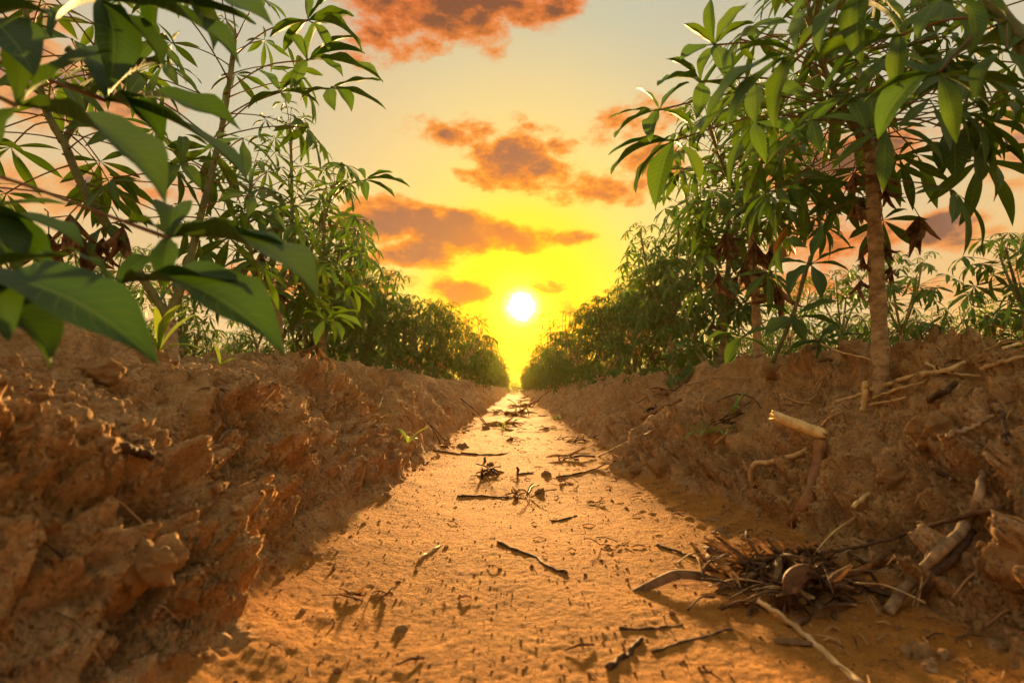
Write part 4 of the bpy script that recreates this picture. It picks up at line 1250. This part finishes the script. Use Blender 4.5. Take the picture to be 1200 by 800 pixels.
# clods -------------------------------------------------------------------------
def clod_mesh(seed, sub=3):
    import bmesh
    bm = bmesh.new(); bmesh.ops.create_icosphere(bm, subdivisions=sub, radius=1)
    co = np.array([v.co[:] for v in bm.verts])
    k = seed * 3.7
    d = 0.9 + .55 * perlin(co[:, 0] * 1.3 + k, co[:, 1] * 1.3 + co[:, 2] * .9, seed) + .22 * np.abs(perlin(co[:, 0] * 3 + k, co[:, 2] * 3 + co[:, 1] * 2, seed + 1)) + .30 * (np.abs(perlin(co[:, 1] * 5 + k, co[:, 2] * 5 + co[:, 0] * 3, seed + 2)) - .2) + .16 * np.abs(perlin(co[:, 1] * 11 + co[:, 0] * 5, co[:, 2] * 11 + k, seed + 3)) + .22 * sstep(-.05, .08, perlin(co[:, 0] * 2.4 + k, co[:, 1] * 2.4 + co[:, 2] * 2, seed + 4))
    for v, s in zip(bm.verts, d): v.co = v.co * float(s)
    for f in bm.faces: f.smooth = True
    me = bpy.data.meshes.new('soil_clod'); bm.to_mesh(me); bm.free(); me.materials.append(M_CLOD)
    return me


CL = [clod_mesh(k, 4) for k in range(5)]
CLS = [clod_mesh(10 + k, 2) for k in range(5)]
rng = random.Random(55)
for i, (px, py, rad, lab) in enumerate([
    (1188, 660, .020, 'rounded soil clod at the right edge, low on the bank'),
    (1105, 505, .030, 'rounded soil lump below the dark hollow on the right bank'),
    (780, 545, .030, 'muddy lump jutting into the furrow from the right bank'),
    (748, 552, .022, 'squared mud lump at the very foot of the right bank'),
    (1060, 560, .026, 'clod below the broken twig on the right bank'),
    (905, 436, .020, 'knob of soil on the crest between the two bare trunks'),
    (112, 436, .022, 'tall soil knob on the near left crest under the big leaves'),
    (165, 660, .024, 'pointed soil stub on the near left ledge'),
    (1010, 690, .014, 'small eroded soil pillar right of the dead leaf heap'),
    (542, 524, .022, 'dark squared clod at the foot of the far left bank'),
    (570, 503, .022, 'small dark clod standing on the far sand'),
    (470, 740, .007, 'dark crumb alone on the sand at lower left of centre'),
    (358, 648, .008, 'dark flat crumb at the foot of the left bank'),
    (575, 545, .012, 'small tilted clod above the crossed stalks'),
    (640, 557, .014, 'pyramid shaped crumb right of the crossed stalks'),
    (632, 578, .012, 'low pyramid crumb before the leaf scraps, mid furrow'),
    (845, 625, .014, 'lump on the sand behind the dead leaf heap'),
    (1080, 770, .012, 'small blurred clod near the bottom edge at right'),
    (210, 700, .014, 'blurred clod near the bottom left on the sand')]):
    l, n_ = hit(px, py)
    o = bpy.data.objects.new('soil_clod', CL[i % 5]); COL.objects.link(o)
    s = rad
    o.location = l + Vector((0, s * .5, -s * .15)); o.scale = (s, s * rng.uniform(.8, 1.1), s * rng.uniform(.7, 1.0)); o.rotation_euler = (rng.uniform(-.4, .4), rng.uniform(-.4, .4), rng.uniform(0, 6.28))
    props(o, lab, 'clod')


print('litter built', time.time() - T0)
def grit():
    """loose crumbs and coarse grains"""
    rng = random.Random(6); m = MB()
    octa = [(1, 0, 0), (-1, 0, 0), (0, 1, 0), (0, -1, 0), (0, 0, 1), (0, 0, -1)]
    fc = [(0, 2, 4), (2, 1, 4), (1, 3, 4), (3, 0, 4), (2, 0, 5), (1, 2, 5), (3, 1, 5), (0, 3, 5)]
    for k in range(14000):
        y = .42 + 4.2 * rng.random() ** 2.0; bank = rng.random() < .35
        x = rng.uniform(-.46, .52) if not bank else rng.uniform(-.75, .8)
        r = .0006 + .0020 * rng.random() ** 5 * 1.0
        if rng.random() < .006: r = rng.uniform(.0025, .0055)
        z = gz(x, y) + r * .25; b = len(m.v)
        for p in octa: m.v.append((x + p[0] * r * rng.uniform(.6, 1.3), y + p[1] * r * rng.uniform(.6, 1.3), z + p[2] * r * rng.uniform(.5, 1.1)))
        for f in fc: m.f.append(tuple(b + i for i in f)); m.mi.append(0); m.uv += [(.3, .8)] * 3
    o = m.obj('soil_crumbs', [make_plain('grain', (.09, .035, .012), (.34, .16, .06), 300, .9)], None, False)
    props(o, 'loose crumbs and coarse grains scattered over the sand', None, None, 'stuff')


grit()


def chaff():
    """short dry scraps of straw and leaf strewn over both banks"""
    rng = random.Random(16); m = MB()
    for k in range(2600):
        y = .5 + 8 * rng.random() ** 1.6; sd_ = 1 if rng.random() < .68 else -1
        x = sd_ * (rng.uniform(.36, 1.0) if rng.random() < .94 else rng.uniform(0, .4))
        L = rng.uniform(.008, .035) * (1 + y * .1); a = rng.uniform(0, 6.28); z = gz(x, y) + .002; w = rng.uniform(.0005, .0013) * (1 + y * .15)
        e_ = Vector((math.cos(a) * L, math.sin(a) * L, 0)); z2 = gz(x + e_.x, y + e_.y) + .002
        z2 = max(min(z2, z + L), z - L)
        m.tube([(x, y, z), (x + e_.x * .5, y + e_.y * .5, (z + z2) / 2 + .003), (x + e_.x, y + e_.y, z2)], [w, w * 1.1, w * .6], 4, rng.choice((0, 0, 1)), True)
    o = m.obj('chaff', [M_CHAFF, M_TWIG], None, False)
    props(o, 'scraps of dry straw and leaf strewn over the banks', None, None, 'stuff')


chaff()


def crumbs():
    rng = random.Random(26); m = MB(); src = []
    for me in CLS:
        q = MB(); q.v = [tuple(v.co) for v in me.vertices]; q.f = [tuple(f.vertices) for f in me.polygons]; q.mi = [0] * len(q.f); q.uv = [(.3, .8)] * (3 * len(q.f)); src.append(q)
    for k in range(1300):
        y = .45 + 4.5 * rng.random() ** 1.8; sd_ = rng.choice((-1, 1))
        t = (.36 if sd_ < 0 else .45) + abs(rng.gauss(0, .12)) - .04
        inner = rng.random() < .12
        if inner: t = rng.uniform(0, .35)
        x = sd_ * t; r = (.0018 + .007 * rng.random() ** 3.5) * (.8 + .2 * y) * (.5 if inner else 1)
        m.add(src[k % 5], Matrix.Translation((x, y, gz(x, y) + r * .1)) @ Matrix.Rotation(rng.uniform(0, 6.28), 4, 'Z') @ Matrix.Rotation(rng.uniform(-1, 1), 4, 'X') @ Matrix.Diagonal((r, r * rng.uniform(.6, 1), r * rng.uniform(.5, .9), 1)))
    o = m.obj('soil_lumps', [M_SOIL], None, True)
    props(o, 'small soil lumps fallen along the feet of both banks', None, None, 'stuff')


crumbs()


print('grit built', time.time() - T0)
# weeds -------------------------------------------------------------------------
def weed(label, px, py, size, n, seed, up=.8, lift=0):
    r = random.Random(seed); c, _ = hit(px, py)
    root = empty('weed', c, label, 'weed')
    for k in range(n):
        a = k * 2.4 + r.uniform(-.3, .3); L = size * r.uniform(.7, 1.2)
        lf = leaflet_mb(L, L * r.uniform(.10, .17), 9, 3, r.uniform(.5, 1.4), .3, r.uniform(-.4, .4), r)
        M = Matrix.Rotation(a, 4, 'Z') @ Matrix.Rotation(-r.uniform(up * .4, up * 1.5), 4, 'Y')
        m = MB(); m.add(lf, M); m.obj('leaf', [M_WEED], root)
    return root


weed('bright green weed with pointed leaves half way up the right bank', 832, 508, .085, 14, 1, .6)
weed('green grass blades rising right of the bright weed', 858, 485, .07, 4, 2, 1.0)
weed('green grass tuft at the foot of the stout left stump', 186, 412, .09, 10, 3, 1.1)
weed('small yellow-green sprout standing in the far furrow', 590, 505, .10, 5, 4, 1.3)
weed('tiny green weed at the foot of the far right bank', 655, 490, .14, 8, 5, .6)
weed('thin yellow-green seedling on the left bank foot', 478, 520, .08, 4, 6, .9)
weed('low green weed below the leaves on the left crest', 258, 428, .05, 7, 7, .9)
print('objects', len(bpy.data.objects))


def haze():
    m = MB(); x0, x1, y0, y1, z0, z1 = -60, 60, -6, 110, -1.1, 6.0
    m.v = [(x0, y0, z0), (x1, y0, z0), (x1, y1, z0), (x0, y1, z0), (x0, y0, z1), (x1, y0, z1), (x1, y1, z1), (x0, y1, z1)]
    m.f = [(0, 3, 2, 1), (4, 5, 6, 7), (0, 1, 5, 4), (1, 2, 6, 5), (2, 3, 7, 6), (3, 0, 4, 7)]; m.mi = [0] * 6; m.uv = [(0, 0)] * 24
    mt = bpy.data.materials.new('evening_haze'); mt.use_nodes = True; n = mt.node_tree.nodes; n.clear()
    pv = n.new('ShaderNodeVolumePrincipled'); pv.inputs['Density'].default_value = 0.0006; pv.inputs['Color'].default_value = (1, .72, .25, 1); pv.inputs['Anisotropy'].default_value = 0.6
    o_ = n.new('ShaderNodeOutputMaterial'); mt.node_tree.links.new(pv.outputs[0], o_.inputs['Volume'])
    o = m.obj('haze', [mt], None, False); o['kind'] = 'stuff'; o['label'] = 'thin warm evening haze over the field'


haze()
scene.cycles.volume_bounces = 0
